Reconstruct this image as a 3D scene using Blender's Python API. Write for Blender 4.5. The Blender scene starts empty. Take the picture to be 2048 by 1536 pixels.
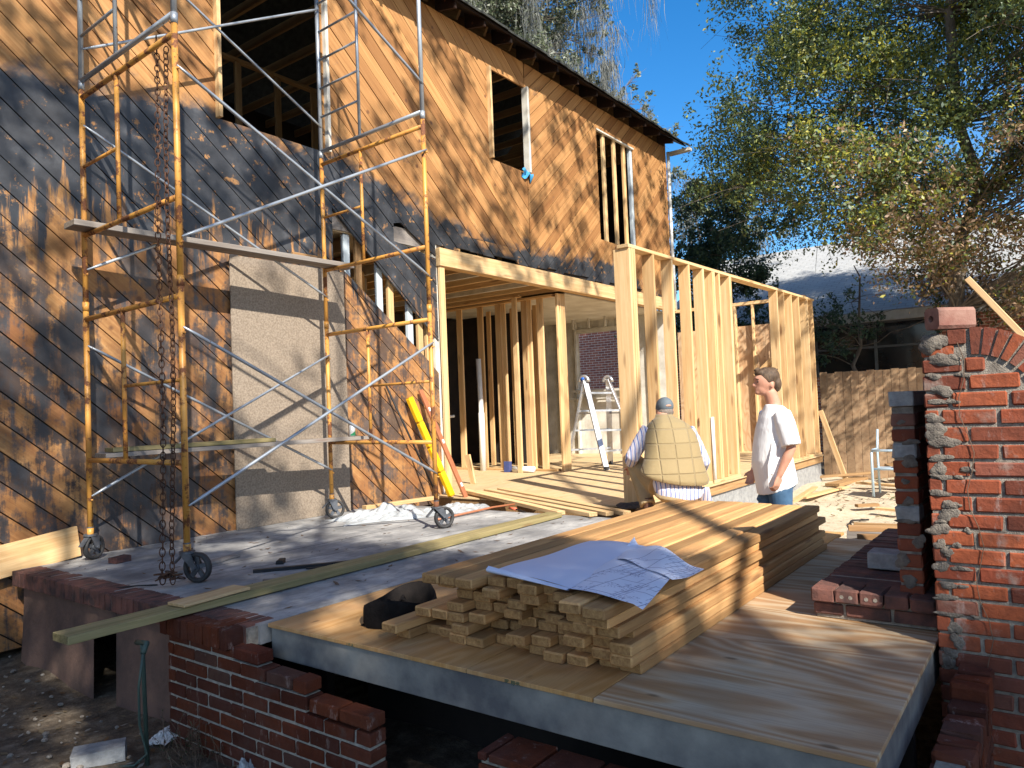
import bpy, math, random
import numpy as np
from mathutils import Vector, Matrix, Euler
random.seed(7); rng=np.random.default_rng(11)
sc=bpy.context.scene
# ---------------- camera
F=1492.4; W2=2048
cam=bpy.data.cameras.new('camera'); co=bpy.data.objects.new('camera',cam); sc.collection.objects.link(co); sc.camera=co
cam.sensor_width=36; cam.lens=F/W2*36; cam.clip_start=.05; cam.clip_end=600
R_=Vector((0.59534726,-0.8025054,-0.03932831)); U_=Vector((-0.00358002,-0.05159719,0.99866156)); D_=Vector((0.80346053,0.59440963,0.03359123))
M=Matrix((R_,U_,-D_)).transposed().to_4x4(); M.translation=(0,0,1.05); co.matrix_world=M
# ---------------- sky, sun, exposure
SUN_EL=39.0; SUN_DIR=Vector((-.400,-.666,.629)).normalized()   # towards the sun
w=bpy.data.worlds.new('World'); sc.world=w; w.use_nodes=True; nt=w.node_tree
bg=nt.nodes['Background']; sky=nt.nodes.new('ShaderNodeTexSky'); sky.sky_type='NISHITA'; sky.sun_disc=False
sky.sun_elevation=math.radians(SUN_EL); sky.sun_rotation=math.atan2(SUN_DIR.x,SUN_DIR.y); sky.air_density=1.0; sky.dust_density=.15; sky.ozone_density=4.0; sky.altitude=200
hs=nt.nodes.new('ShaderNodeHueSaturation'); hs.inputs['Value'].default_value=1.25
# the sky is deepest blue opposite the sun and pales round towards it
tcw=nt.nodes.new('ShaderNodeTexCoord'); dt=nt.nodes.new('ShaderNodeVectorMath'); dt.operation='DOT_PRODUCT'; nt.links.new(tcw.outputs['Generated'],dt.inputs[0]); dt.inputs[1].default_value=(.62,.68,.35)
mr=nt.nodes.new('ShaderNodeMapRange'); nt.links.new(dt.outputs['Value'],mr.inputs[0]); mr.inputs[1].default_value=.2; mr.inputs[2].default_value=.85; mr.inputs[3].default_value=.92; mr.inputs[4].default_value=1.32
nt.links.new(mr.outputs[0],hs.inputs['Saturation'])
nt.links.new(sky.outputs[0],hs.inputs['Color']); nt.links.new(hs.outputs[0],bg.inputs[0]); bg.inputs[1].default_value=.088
sl=bpy.data.lights.new('sun','SUN'); sl.energy=5.0; sl.angle=math.radians(.5); sl.color=(1,.93,.82)
so=bpy.data.objects.new('sun',sl); sc.collection.objects.link(so); so.rotation_euler=SUN_DIR.to_track_quat('Z','Y').to_euler(); so.location=(-10,-16,16)
sc.view_settings.view_transform='Standard'; sc.view_settings.look='None'; sc.view_settings.gamma=1; sc.view_settings.exposure=1.0
sc.render.engine='CYCLES'; sc.cycles.max_bounces=6; sc.cycles.diffuse_bounces=4; sc.cycles.transparent_max_bounces=6
# ---------------- helpers
MW={}
def tag(o,label=None,cat=None,group=None,kind=None):
    if label:o['label']=label
    if cat:o['category']=cat
    if group:o['group']=group
    if kind:o['kind']=kind
    return o
def par(o,p,basis=None):
    MW[o.name]=basis if basis is not None else Matrix()
    if p is not None:
        o.parent=p; o.matrix_parent_inverse=MW[p.name].inverted()
    return o
def thing(name,label,cat,loc=(0,0,0),group=None,kind=None):
    o=bpy.data.objects.new(name,None); sc.collection.objects.link(o); o.location=loc; o.empty_display_size=.1
    MW[o.name]=Matrix.Translation(loc)
    return tag(o,label,cat,group,kind)
class MB:
    def __init__(s): s.v=[];s.f=[];s.r=[];s.b=[]
    def add(s,vs,fs,r=None):
        n=len(s.v); s.v+=[tuple(v) for v in vs]; s.f+=[tuple(i+n for i in f) for f in fs]
        r=random.random() if r is None else r; s.r+=[r]*len(fs); return s
    def box(s,lo,hi,r=None,T=None,ch=0,jit=0):
        x0,y0,z0=lo;x1,y1,z1=hi
        if ch<=0:
            vs=[(x,y,z) for x in(x0,x1) for y in(y0,y1) for z in(z0,z1)]
            fs=[(0,1,3,2),(4,6,7,5),(0,4,5,1),(2,3,7,6),(0,2,6,4),(1,5,7,3)]
        else:
            vs=[];c=ch
            for i,x in((0,x0),(1,x1)):
                for j,y in((0,y0),(1,y1)):
                    for k,z in((0,z0),(1,z1)):
                        sx,sy,sz=(c if i==0 else -c),(c if j==0 else -c),(c if k==0 else -c)
                        vs+=[(x,y+sy,z+sz),(x+sx,y,z+sz),(x+sx,y+sy,z)]
            I=lambda i,j,k,a:(i*4+j*2+k)*3+a
            fs=[]
            for i in(0,1):
                q=[I(i,0,0,0),I(i,0,1,0),I(i,1,1,0),I(i,1,0,0)]; fs.append(q if i==0 else q[::-1])
                q=[I(0,i,0,1),I(1,i,0,1),I(1,i,1,1),I(0,i,1,1)]; fs.append(q if i==0 else q[::-1])
                q=[I(0,0,i,2),I(0,1,i,2),I(1,1,i,2),I(1,0,i,2)]; fs.append(q if i==0 else q[::-1])
                for j in(0,1):
                    fs.append([I(i,j,0,0),I(i,j,1,0),I(i,j,1,1),I(i,j,0,1)])
                    fs.append([I(i,0,j,0),I(i,1,j,0),I(i,1,j,2),I(i,0,j,2)])
                    fs.append([I(0,i,j,1),I(1,i,j,1),I(1,i,j,2),I(0,i,j,2)])
                    for k in(0,1): fs.append([I(i,j,k,0),I(i,j,k,1),I(i,j,k,2)])
        if jit: vs=[(x+random.uniform(-jit,jit),y+random.uniform(-jit,jit),z+random.uniform(-jit,jit)) for x,y,z in vs]
        if T is not None: vs=[T@Vector(v) for v in vs]
        return s.add(vs,fs,r)
    def beam(s,p0,p1,w,h,up=(0,0,1),r=None,ch=0,jit=0):
        T,L=frame(p0,p1,up); return s.box((0,-w/2,-h/2),(L,w/2,h/2),r,T,ch,jit)
    def tube(s,pts,rad,seg=8,r=None,cap=True,ell=None):
        pts=[Vector(p) for p in pts]; n=len(pts)
        rs=[rad]*n if not isinstance(rad,(list,tuple)) else list(rad)
        vs=[];fs=[]; pr=None
        for i,p in enumerate(pts):
            t=(pts[min(i+1,n-1)]-pts[max(i-1,0)]).normalized()
            if pr is None:
                a=Vector((0,0,1)) if abs(t.z)<.9 else Vector((1,0,0)); u=t.cross(a).normalized()
            else:
                u=(pr-t*pr.dot(t)).normalized()
            pr=u; v=t.cross(u)
            for k in range(seg):
                a=2*math.pi*k/seg; vs.append(p+(u*math.cos(a)+v*math.sin(a))*rs[i])
        for i in range(n-1):
            for k in range(seg):
                k2=(k+1)%seg; fs.append((i*seg+k,i*seg+k2,(i+1)*seg+k2,(i+1)*seg+k))
        if cap: fs.append(tuple(range(seg))[::-1]); fs.append(tuple((n-1)*seg+k for k in range(seg)))
        return s.add(vs,fs,r)
    def ell(s,c,rad,seg=14,rings=10,rot=None,r=None,T=None):
        vs=[];fs=[];c=Vector(c)
        Rm=rot.to_matrix() if rot is not None else Matrix.Identity(3)
        for i in range(1,rings):
            th=math.pi*i/rings
            for k in range(seg):
                a=2*math.pi*k/seg
                vs.append(c+Rm@Vector((rad[0]*math.sin(th)*math.cos(a),rad[1]*math.sin(th)*math.sin(a),rad[2]*math.cos(th))))
        t=len(vs); vs+= [c+Rm@Vector((0,0,rad[2])),c-Rm@Vector((0,0,rad[2]))]
        for i in range(rings-2):
            for k in range(seg):
                k2=(k+1)%seg; fs.append((i*seg+k,(i+1)*seg+k,(i+1)*seg+k2,i*seg+k2))
        for k in range(seg):
            k2=(k+1)%seg; fs.append((t,k,k2)); fs.append((t+1,(rings-2)*seg+k2,(rings-2)*seg+k))
        return s.add(vs,fs,r)
    def rings(s,rg,seg=20,r=None,cap=True):
        # each ring: (centre, u-vector, v-vector)
        vs=[];fs=[];n=len(rg)
        for c,u,v in rg:
            c,u,v=Vector(c),Vector(u),Vector(v)
            for k in range(seg):
                a=2*math.pi*k/seg; vs.append(c+u*math.cos(a)+v*math.sin(a))
        for i in range(n-1):
            for k in range(seg):
                k2=(k+1)%seg; fs.append((i*seg+k,i*seg+k2,(i+1)*seg+k2,(i+1)*seg+k))
        if cap: fs.append(tuple(range(seg))[::-1]); fs.append(tuple((n-1)*seg+k for k in range(seg)))
        return s.add(vs,fs,r)
    def prism(s,poly,y0,y1,r=None,axis='y'):
        n=len(poly)
        f={'y':lambda a,b,c:(a,c,b),'x':lambda a,b,c:(c,a,b),'z':lambda a,b,c:(a,b,c)}[axis]
        vs=[f(a,b,y0) for a,b in poly]+[f(a,b,y1) for a,b in poly]
        fs=[tuple(range(n)),tuple(range(n,2*n))[::-1]]+[(i,i+n,(i+1)%n+n,(i+1)%n) for i in range(n)]
        return s.add(vs,fs,r)
    def grid(s,fn,nu,nv,r=None):
        vs=[fn(i/nu,j/nv) for i in range(nu+1) for j in range(nv+1)]
        fs=[(i*(nv+1)+j,(i+1)*(nv+1)+j,(i+1)*(nv+1)+j+1,i*(nv+1)+j+1) for i in range(nu) for j in range(nv)]
        return s.add(vs,fs,r)
    def build(s,name,m,parent=None,smooth=False,basis=None,fix=True):
        me=bpy.data.meshes.new(name); vs=s.v
        if basis is not None:
            bi=basis.inverted(); vs=[bi@Vector(v) for v in vs]
        me.from_pydata(vs,[],s.f)
        a=me.attributes.new('rnd','FLOAT','FACE'); a.data.foreach_set('value',s.r)
        if m: me.materials.append(m)
        if fix:
            import bmesh
            bm=bmesh.new(); bm.from_mesh(me); bmesh.ops.recalc_face_normals(bm,faces=bm.faces); bm.to_mesh(me); bm.free()
        if smooth: me.polygons.foreach_set('use_smooth',[True]*len(me.polygons))
        o=bpy.data.objects.new(name,me); sc.collection.objects.link(o)
        if basis is not None: o.matrix_basis=basis
        return par(o,parent,basis)
def frame(p0,p1,up=(0,0,1)):
    p0=Vector(p0);p1=Vector(p1);x=(p1-p0);L=x.length;x.normalize();up=Vector(up)
    if abs(x.dot(up))>.98: up=Vector((0,1,0)) if abs(x.y)<.9 else Vector((1,0,0))
    y=up.cross(x).normalized(); z=x.cross(y)
    T=Matrix((x,y,z)).transposed().to_4x4(); T.translation=p0; return T,L
def board(name,p0,p1,w,h,m,parent=None,up=(0,0,1),ch=.003,jit=.0012,r=None,label=None,cat=None,group=None,ends=None):
    """sawn board from p0 to p1 as its own object, local x along the grain"""
    T,L=frame(p0,p1,up); b=MB(); b.box((0,-w/2,-h/2),(L,w/2,h/2),r,None,ch,jit)
    me=b.build(name,m,None); me.matrix_basis=T; par(me,parent,T)
    if label: tag(me,label,cat,group)
    return me
def smoothmod(o,vox=None,sub=0,sm=0):
    if vox:
        q=o.modifiers.new('remesh','REMESH'); q.mode='VOXEL'; q.voxel_size=vox; q.use_smooth_shade=True
    if sm:
        q=o.modifiers.new('smooth','SMOOTH'); q.iterations=sm; q.factor=.5
    if sub:
        q=o.modifiers.new('sub','SUBSURF'); q.levels=sub; q.render_levels=sub
    return o
# ---------------- material helpers
def nd(nt,t,ins=None,**pr):
    n=nt.nodes.new('ShaderNode'+t)
    for k,v in pr.items(): setattr(n,k,v)
    for k,v in (ins or {}).items():
        s=n.inputs[k]
        if isinstance(v,bpy.types.NodeSocket): nt.links.new(v,s)
        else:
            if s.type=='RGBA' and len(v)==3: v=(*v,1)
            s.default_value=v
    return n
def ramp(nt,fac,pts,interp='LINEAR'):
    n=nd(nt,'ValToRGB',{0:fac}); cr=n.color_ramp; cr.interpolation=interp
    while len(cr.elements)<len(pts): cr.elements.new(.5)
    for e,(p,c) in zip(cr.elements,pts):
        e.position=p; e.color=(c,c,c,1) if isinstance(c,(int,float)) else (*c,1)
    return n.outputs[0]
def mixc(nt,f,a,b,bt='MIX'):
    n=nt.nodes.new('ShaderNodeMix'); n.data_type='RGBA'; n.blend_type=bt
    for i,v in ((0,f),(6,a),(7,b)):
        s=n.inputs[i]
        if isinstance(v,bpy.types.NodeSocket): nt.links.new(v,s)
        else: s.default_value=(*v,1) if isinstance(v,tuple) else v
    return n.outputs[2]
def mth(nt,op,a,b=0.,c=None,clamp=False):
    n=nt.nodes.new('ShaderNodeMath'); n.operation=op; n.use_clamp=clamp
    for i,v in enumerate((a,b,c)):
        if v is None: continue
        if isinstance(v,bpy.types.NodeSocket): nt.links.new(v,n.inputs[i])
        else: n.inputs[i].default_value=v
    return n.outputs[0]
def noise(nt,vec,scale=1.,detail=4.,rough=.6,dist=0.):
    return nd(nt,'TexNoise',{'Vector':vec,'Scale':scale,'Detail':detail,'Roughness':rough,'Distortion':dist}).outputs[0]
def mapping(nt,vec,scale=(1,1,1),rot=(0,0,0),loc=(0,0,0)):
    return nd(nt,'Mapping',{'Vector':vec,'Scale':scale,'Rotation':rot,'Location':loc}).outputs[0]
def newmat(name):
    m=bpy.data.materials.new(name); m.use_nodes=True; nt=m.node_tree
    return m,nt,nt.nodes['Principled BSDF'],nt.nodes.new('ShaderNodeTexCoord').outputs['Object']
def setb(nt,b,**k):
    for kk,v in k.items():
        kk={'base':'Base Color','rough':'Roughness','metal':'Metallic','norm':'Normal','spec':'Specular IOR Level','trans':'Transmission Weight','alpha':'Alpha','sheen':'Sheen Weight','sss':'Subsurface Weight'}[kk]
        s=b.inputs[kk]
        if isinstance(v,bpy.types.NodeSocket): nt.links.new(v,s)
        else: s.default_value=(*v,1) if isinstance(v,tuple) and s.type=='RGBA' else v
def bump(nt,h,st=.3,dist=.01):
    return nd(nt,'Bump',{'Height':h,'Strength':st,'Distance':dist}).outputs[0]
def basic(name,c1,c2,scale=8.,rough=.7,metal=0.,bs=.2,bd=.004,detail=5.,lo=.35,hi=.65,spec=.4,bscale=None,vec=None,stretch=(1,1,1)):
    m,nt,b,oc=newmat(name); v=mapping(nt,oc,stretch)
    n=noise(nt,v,scale,detail); col=ramp(nt,n,[(lo,c1),(hi,c2)])
    n2=noise(nt,v,bscale or scale*6,4.)
    setb(nt,b,base=col,rough=rough,metal=metal,norm=bump(nt,n2,bs,bd),spec=spec); return m
def rndattr(nt): return nd(nt,'Attribute',attribute_name='rnd').outputs['Fac']
def wood(name,c1,c2,knot=(.16,.07,.03),rough=.75,yz=26.,var=.25,grain=.5,obj=True,bluish=0.,kn=.5,endc=None):
    """sawn timber, grain along local x"""
    m,nt,b,oc=newmat(name)
    rn=nd(nt,'ObjectInfo').outputs['Random'] if obj else rndattr(nt)
    off=nd(nt,'CombineXYZ',{0:mth(nt,'MULTIPLY',rn,37.),1:mth(nt,'MULTIPLY',rn,11.),2:mth(nt,'MULTIPLY',rn,5.)}).outputs[0]
    p=nd(nt,'VectorMath',{0:oc,1:off},operation='ADD').outputs[0]
    g=noise(nt,mapping(nt,p,(1.1,yz,yz)),1.,5.,.62,.6)
    fine=noise(nt,mapping(nt,p,(6,160,160)),1.,3.)
    big=noise(nt,mapping(nt,p,(1.2,3,3)),1.,3.)
    col=ramp(nt,g,[(.3,c2),(.62,c1)])
    col=mixc(nt,mth(nt,'MULTIPLY',ramp(nt,fine,[(.4,0.),(.7,1.)]),grain*.5),col,tuple(x*.6 for x in c2))
    vo=nd(nt,'TexVoronoi',{'Vector':mapping(nt,p,(1.6,9,9)),'Scale':1.}).outputs['Distance']
    k=ramp(nt,vo,[(.10,1.),(.2,0.)])
    col=mixc(nt,mth(nt,'MULTIPLY',k,kn),col,knot)
    col=mixc(nt,mth(nt,'MULTIPLY',big,bluish),col,(.25,.27,.30)) if bluish else col
    br=mth(nt,'MULTIPLY_ADD',rn,var,1.-var*.6)
    hv=nd(nt,'HueSaturation',{'Value':br,'Color':col}).outputs[0]
    nx=nd(nt,'SeparateXYZ',{0:nt.nodes['Texture Coordinate'].outputs['Normal']}).outputs[0]
    end=mth(nt,'GREATER_THAN',mth(nt,'ABSOLUTE',nx),.9)
    if obj: hv=mixc(nt,end,hv,ramp(nt,noise(nt,p,55.,4.,.7),[(.3,tuple(q*.50 for q in c2)),(.7,tuple(q*.80 for q in c1))]))
    setb(nt,b,base=hv,rough=rough,norm=bump(nt,mth(nt,'ADD',g,fine),.35,.002),spec=.25); return m
# ---------------- materials
PINE=wood('pine',(.70,.50,.27),(.56,.34,.15),var=.22)
PINE2=wood('pine_stud',(.66,.45,.23),(.50,.29,.12),var=.3,kn=.7)
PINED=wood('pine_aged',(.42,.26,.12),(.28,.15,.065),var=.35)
STACKW=wood('stack_pine',(.58,.335,.135),(.40,.195,.068),var=.75,kn=.7,bluish=.06)
TREAT=wood('treated_pine',(.33,.265,.13),(.19,.16,.065),var=.1,yz=34)
GREYW=wood('weathered_plank',(.30,.25,.20),(.17,.13,.10),var=.2,bluish=.5)
BLUEW=wood('painted_stud',(.52,.58,.62),(.36,.42,.46),var=.1,kn=.1,grain=.3)
WHITEW=basic('white_paint',(.66,.64,.58),(.45,.42,.36),3.,.6,bs=.15)
def m_ply(name,c1,c2,c3,rot=0.,sc_=(1.,5.,5.),dirt=.0):
    m,nt,b,oc=newmat(name)
    if rot>1: s_=nd(nt,'SeparateXYZ',{0:oc}).outputs; oc=nd(nt,'CombineXYZ',{0:s_[1],1:s_[0],2:s_[2]}).outputs[0]; rot=.06
    v=mapping(nt,oc,sc_,(0,0,rot))
    n0=noise(nt,v,1.1,3.,.5,1.2)
    fld=noise(nt,mapping(nt,oc,(.45,2.6,1.),(0,0,rot)),1.,2.5,.45,.35); wv=mth(nt,'MULTIPLY_ADD',mth(nt,'SINE',mth(nt,'MULTIPLY',fld,85.)),.5,.5); wv=mth(nt,'MULTIPLY_ADD',wv,.65,mth(nt,'MULTIPLY',noise(nt,oc,2.5,4.,.6),.35))
    col=ramp(nt,wv,[(.15,c2),(.6,c1),(.95,c3)])
    fine=noise(nt,mapping(nt,oc,(5,110,5),(0,0,rot)),1.,3.)
    col=mixc(nt,mth(nt,'MULTIPLY',ramp(nt,fine,[(.45,0.),(.7,1.)]),.35),col,tuple(x*.55 for x in c2))
    big=noise(nt,oc,1.7,4.)
    col=mixc(nt,mth(nt,'MULTIPLY',ramp(nt,big,[(.42,0.),(.62,1.)]),dirt),col,(.20,.19,.18))
    sp=nd(nt,'TexVoronoi',{'Vector':mapping(nt,oc,(2.2,5,5),(0,0,rot)),'Scale':1.3}).outputs['Distance']
    col=mixc(nt,ramp(nt,sp,[(.05,.7),(.11,0.)]),col,(.10,.06,.03))
    setb(nt,b,base=col,rough=.7,norm=bump(nt,mth(nt,'ADD',fine,n0),.25,.002),spec=.25); return m
PLYA=m_ply('plywood_warm',(.52,.29,.11),(.46,.24,.08),(.55,.325,.135),.0,(.6,2.2,4),.22)
PLYB=m_ply('plywood_figured',(.48,.33,.19),(.38,.215,.10),(.54,.44,.31),math.radians(97),(.55,5.5,4),.22)
SUBF=m_ply('subfloor_plywood',(.58,.42,.23),(.55,.38,.20),(.61,.46,.27),math.radians(0),(.5,1.6,4),.12)
SHPLY=m_ply('sheathing_plywood',(.56,.38,.22),(.46,.28,.15),(.6,.42,.26),0,(1,4,4),.1)
def m_brick(nm='red_brick',k=1.):
    m,nt,b,oc=newmat(nm); r=rndattr(nt)
    col=ramp(nt,r,[(0.,(.13,.042,.027)),(.3,(.26,.072,.035)),(.6,(.35,.098,.042)),(.85,(.23,.058,.032)),(1.,(.24,.13,.095))])
    n=noise(nt,oc,24.,6.,.7); n2=noise(nt,oc,7.,5.,.65)
    col=mixc(nt,mth(nt,'MULTIPLY',ramp(nt,n,[(.4,0.),(.75,1.)]),.45),col,(.10,.03,.02))
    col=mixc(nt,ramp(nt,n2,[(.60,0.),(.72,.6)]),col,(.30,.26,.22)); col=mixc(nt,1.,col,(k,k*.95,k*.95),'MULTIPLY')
    gr=noise(nt,oc,2.3,6.,.7); col=mixc(nt,ramp(nt,gr,[(.45,0.),(.68,.55)]),col,(.10,.05,.04)); ef=noise(nt,mapping(nt,oc,(14,14,5)),1.,6.,.75); col=mixc(nt,ramp(nt,ef,[(.60,0.),(.70,.5)]),col,(.38,.30,.27))
    setb(nt,b,base=col,rough=.88,norm=bump(nt,mth(nt,'ADD',n,n2),.8,.008),spec=.15); return m
BRICK=m_brick(); BRICKS=m_brick('shaded_red_brick',.36)  # BRICKS: the same brick darkened, its shade put into the colour
MORTARD=basic('crumbled_mortar',(.23,.20,.165),(.12,.10,.085),24.,.95,bs=1.,bd=.012)
MORTAR=basic('mortar',(.33,.29,.24),(.17,.145,.12),30.,.95,bs=.8,bd=.01)
BRICKD=basic('stained_brick',(.16,.065,.048),(.05,.03,.028),9.,.9,bs=.6,bd=.008)
def m_slab():
    m,nt,b,oc=newmat('terrace_concrete')
    n=noise(nt,oc,1.6,6.,.65); n2=noise(nt,mapping(nt,oc,(1,3,1)),5.,6.,.7); n3=noise(nt,oc,60.,3.)
    col=ramp(nt,n,[(.32,(.13,.13,.13)),(.5,(.27,.265,.26)),(.66,(.46,.45,.43))])
    col=mixc(nt,ramp(nt,n2,[(.46,0.),(.66,.55)]),col,(.13,.13,.135))
    vo=nd(nt,'TexVoronoi',{'Vector':mapping(nt,oc,(1,2.5,1),(0,0,.5)),'Scale':5.}).outputs['Distance']
    col=mixc(nt,ramp(nt,vo,[(.03,.8),(.07,0.)]),col,(.06,.05,.04))
    # saw-cut joints
    sx=nd(nt,'SeparateXYZ',{0:oc}).outputs
    j=mth(nt,'ABSOLUTE',mth(nt,'SUBTRACT',sx[1],5.0)); jj=mth(nt,'LESS_THAN',j,.006)
    j2=mth(nt,'LESS_THAN',mth(nt,'ABSOLUTE',mth(nt,'SUBTRACT',mth(nt,'MULTIPLY_ADD',sx[0],.18,sx[1]),5.25)),.004)
    col=mixc(nt,mth(nt,'MAXIMUM',jj,j2),col,(.05,.05,.05))
    setb(nt,b,base=col,rough=.85,norm=bump(nt,mth(nt,'ADD',n3,n2),.35,.004),spec=.3); return m
SLAB=m_slab()
STUCCO=basic('stained_stucco',(.17,.10,.075),(.075,.05,.042),2.5,.95,bs=.7,bd=.01,bscale=25)
def m_sheath():
    m,nt,b,oc=newmat('tarred_sheathing'); r=rndattr(nt)
    sx=nd(nt,'SeparateXYZ',{0:oc}).outputs; X,Z=sx[0],sx[2]
    def curve(pts): return mth(nt,'MULTIPLY',ramp(nt,mth(nt,'DIVIDE',X,16.),[(x/16,z/8) for x,z in pts]),8.)
    up=curve([(0,4.3),(2.8,3.97),(3.9,4.15),(5.3,4.1),(6.3,3.95),(7.2,3.62),(8.5,3.5),(10.5,3.6),(12.4,3.72),(13,3.35)])
    v=nd(nt,'CombineXYZ',{0:mth(nt,'ADD',X,mth(nt,'MULTIPLY',r,3.)),1:mth(nt,'MULTIPLY',r,7.),2:Z}).outputs[0]
    n1=noise(nt,v,1.8,6.,.65,.4); n2=noise(nt,oc,2.6,6.,.7); stk=noise(nt,mapping(nt,oc,(9,9,.9)),1.,5.,.7)
    a=mth(nt,'SUBTRACT',up,Z); a=mth(nt,'ADD',a,mth(nt,'MULTIPLY_ADD',n1,1.1,-.55)); a=mth(nt,'MULTIPLY',a,6.,clamp=True)
    # lower limit of solid tar, runs and patches below it
    lo=curve([(0,2.5),(4.2,2.7),(5.6,2.4),(7.2,1.9),(7.3,1.),(16,1.)])
    bl=mth(nt,'MULTIPLY',mth(nt,'ADD',mth(nt,'SUBTRACT',Z,lo),mth(nt,'MULTIPLY_ADD',stk,3.2,-1.55)),4.,clamp=True)
    n2v=noise(nt,v,2.4,7.,.72); pat=ramp(nt,mth(nt,'ADD',mth(nt,'MULTIPLY',n2v,.65),mth(nt,'MULTIPLY',stk,.35)),[(.47,0.),(.53,.9)])
    tar=mth(nt,'MULTIPLY',a,mth(nt,'MAXIMUM',bl,mth(nt,'MULTIPLY',pat,.9)))
    sp=ramp(nt,noise(nt,v,9.,6.,.75),[(.59,0.),(.63,1.)])
    tar=mth(nt,'MULTIPLY',tar,mth(nt,'SUBTRACT',1.,mth(nt,'MULTIPLY',sp,.75)))
    smut=ramp(nt,noise(nt,v,3.3,5.,.7),[(.63,0.),(.7,.45)])
    tar=mth(nt,'MAXIMUM',tar,smut)
    # wood: grain runs along the boards (two directions)
    ga=noise(nt,mapping(nt,oc,(1.,1.,1.),(0,math.radians(-40),0)),1.,1.)
    v1=mapping(nt,nd(nt,'VectorRotate',{'Vector':oc,'Angle':math.radians(40)},rotation_type='Y_AXIS',invert=True).outputs[0],(1.1,8,42))
    v2=mapping(nt,nd(nt,'VectorRotate',{'Vector':oc,'Angle':math.radians(-41)},rotation_type='Y_AXIS',invert=True).outputs[0],(1.1,8,42))
    g1=noise(nt,v1,1.,4.,.6,.5); g2=noise(nt,v2,1.,4.,.6,.5)
    sel=mth(nt,'GREATER_THAN',X,9.32); g=mth(nt,'ADD',mth(nt,'MULTIPLY',g2,sel),mth(nt,'MULTIPLY',g1,mth(nt,'SUBTRACT',1.,sel)))
    wc=ramp(nt,g,[(.3,(.30,.14,.047)),(.6,(.42,.22,.082)),(.8,(.49,.29,.13))])
    rv=ramp(nt,r,[(0.,(.66,.58,.50)),(.35,(.95,.92,.88)),(.7,(1.,1.,1.)),(1.,(1.18,1.15,1.08))])
    wc=mixc(nt,1.,wc,rv,'MULTIPLY')
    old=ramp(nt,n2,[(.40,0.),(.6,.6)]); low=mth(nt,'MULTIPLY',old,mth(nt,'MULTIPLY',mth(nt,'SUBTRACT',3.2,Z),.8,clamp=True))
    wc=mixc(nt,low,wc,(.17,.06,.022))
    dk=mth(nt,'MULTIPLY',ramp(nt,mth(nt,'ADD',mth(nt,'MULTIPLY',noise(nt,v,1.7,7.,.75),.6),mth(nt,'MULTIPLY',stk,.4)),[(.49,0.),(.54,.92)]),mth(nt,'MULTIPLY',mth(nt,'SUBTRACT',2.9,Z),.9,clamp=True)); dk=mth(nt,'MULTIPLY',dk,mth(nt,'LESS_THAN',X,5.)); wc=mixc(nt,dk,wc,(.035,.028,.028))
    vo=nd(nt,'TexVoronoi',{'Vector':oc,'Scale':3.2}).outputs['Distance']; wc=mixc(nt,ramp(nt,vo,[(.05,.8),(.1,0.)]),wc,(.10,.04,.02))
    tc=ramp(nt,noise(nt,oc,4.,5.),[(.3,(.020,.021,.024)),(.55,(.042,.044,.050)),(.8,(.10,.103,.112))])
    col=mixc(nt,tar,wc,tc)
    setb(nt,b,base=col,rough=mth(nt,'SUBTRACT',.75,mth(nt,'MULTIPLY',tar,.33)),norm=bump(nt,mth(nt,'ADD',g,noise(nt,oc,40.,4.)),.35,.003),spec=.45); return m
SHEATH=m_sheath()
def m_paint(name,c,c2,rust,amt=.58,rough=.45,metal=0.):
    m,nt,b,oc=newmat(name)
    n=noise(nt,oc,6.,7.,.75); n2=noise(nt,oc,38.,4.)
    rr=mth(nt,'MAXIMUM',ramp(nt,n,[(amt,0.),(amt+.05,1.)]),ramp(nt,n2,[(.66,0.),(.7,.9)]))
    col=mixc(nt,rr,ramp(nt,noise(nt,oc,3.,3.),[(.35,c),(.65,c2)]),rust)
    setb(nt,b,base=col,rough=mth(nt,'MULTIPLY_ADD',rr,.4,rough),metal=mth(nt,'MULTIPLY',mth(nt,'SUBTRACT',1.,rr),metal),norm=bump(nt,rr,.3,.001)); return m
YELLOW=m_paint('scaffold_yellow',(.56,.28,.055),(.46,.20,.04),(.14,.05,.02),.52)
GALV=m_paint('galvanised_tube',(.42,.46,.50),(.30,.33,.37),(.16,.09,.06),.68,.42,.55)
RUST=basic('rusty_iron',(.12,.055,.03),(.045,.022,.016),20.,.85,.3,.5)
CAST=basic('grey_caster_metal',(.14,.15,.17),(.07,.075,.085),12.,.55,.5,.2)
RUBBER=basic('black_rubber',(.022,.022,.024),(.045,.043,.042),20.,.75,0,.3)
ALU=basic('aluminium',(.62,.63,.65),(.48,.49,.51),14.,.32,.75,.1)
PVC=basic('white_pvc',(.78,.78,.75),(.68,.68,.65),5.,.4,bs=.03)
PVCB=basic('grey_downpipe',(.66,.67,.66),(.42,.44,.44),6.,.5,bs=.1)
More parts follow.
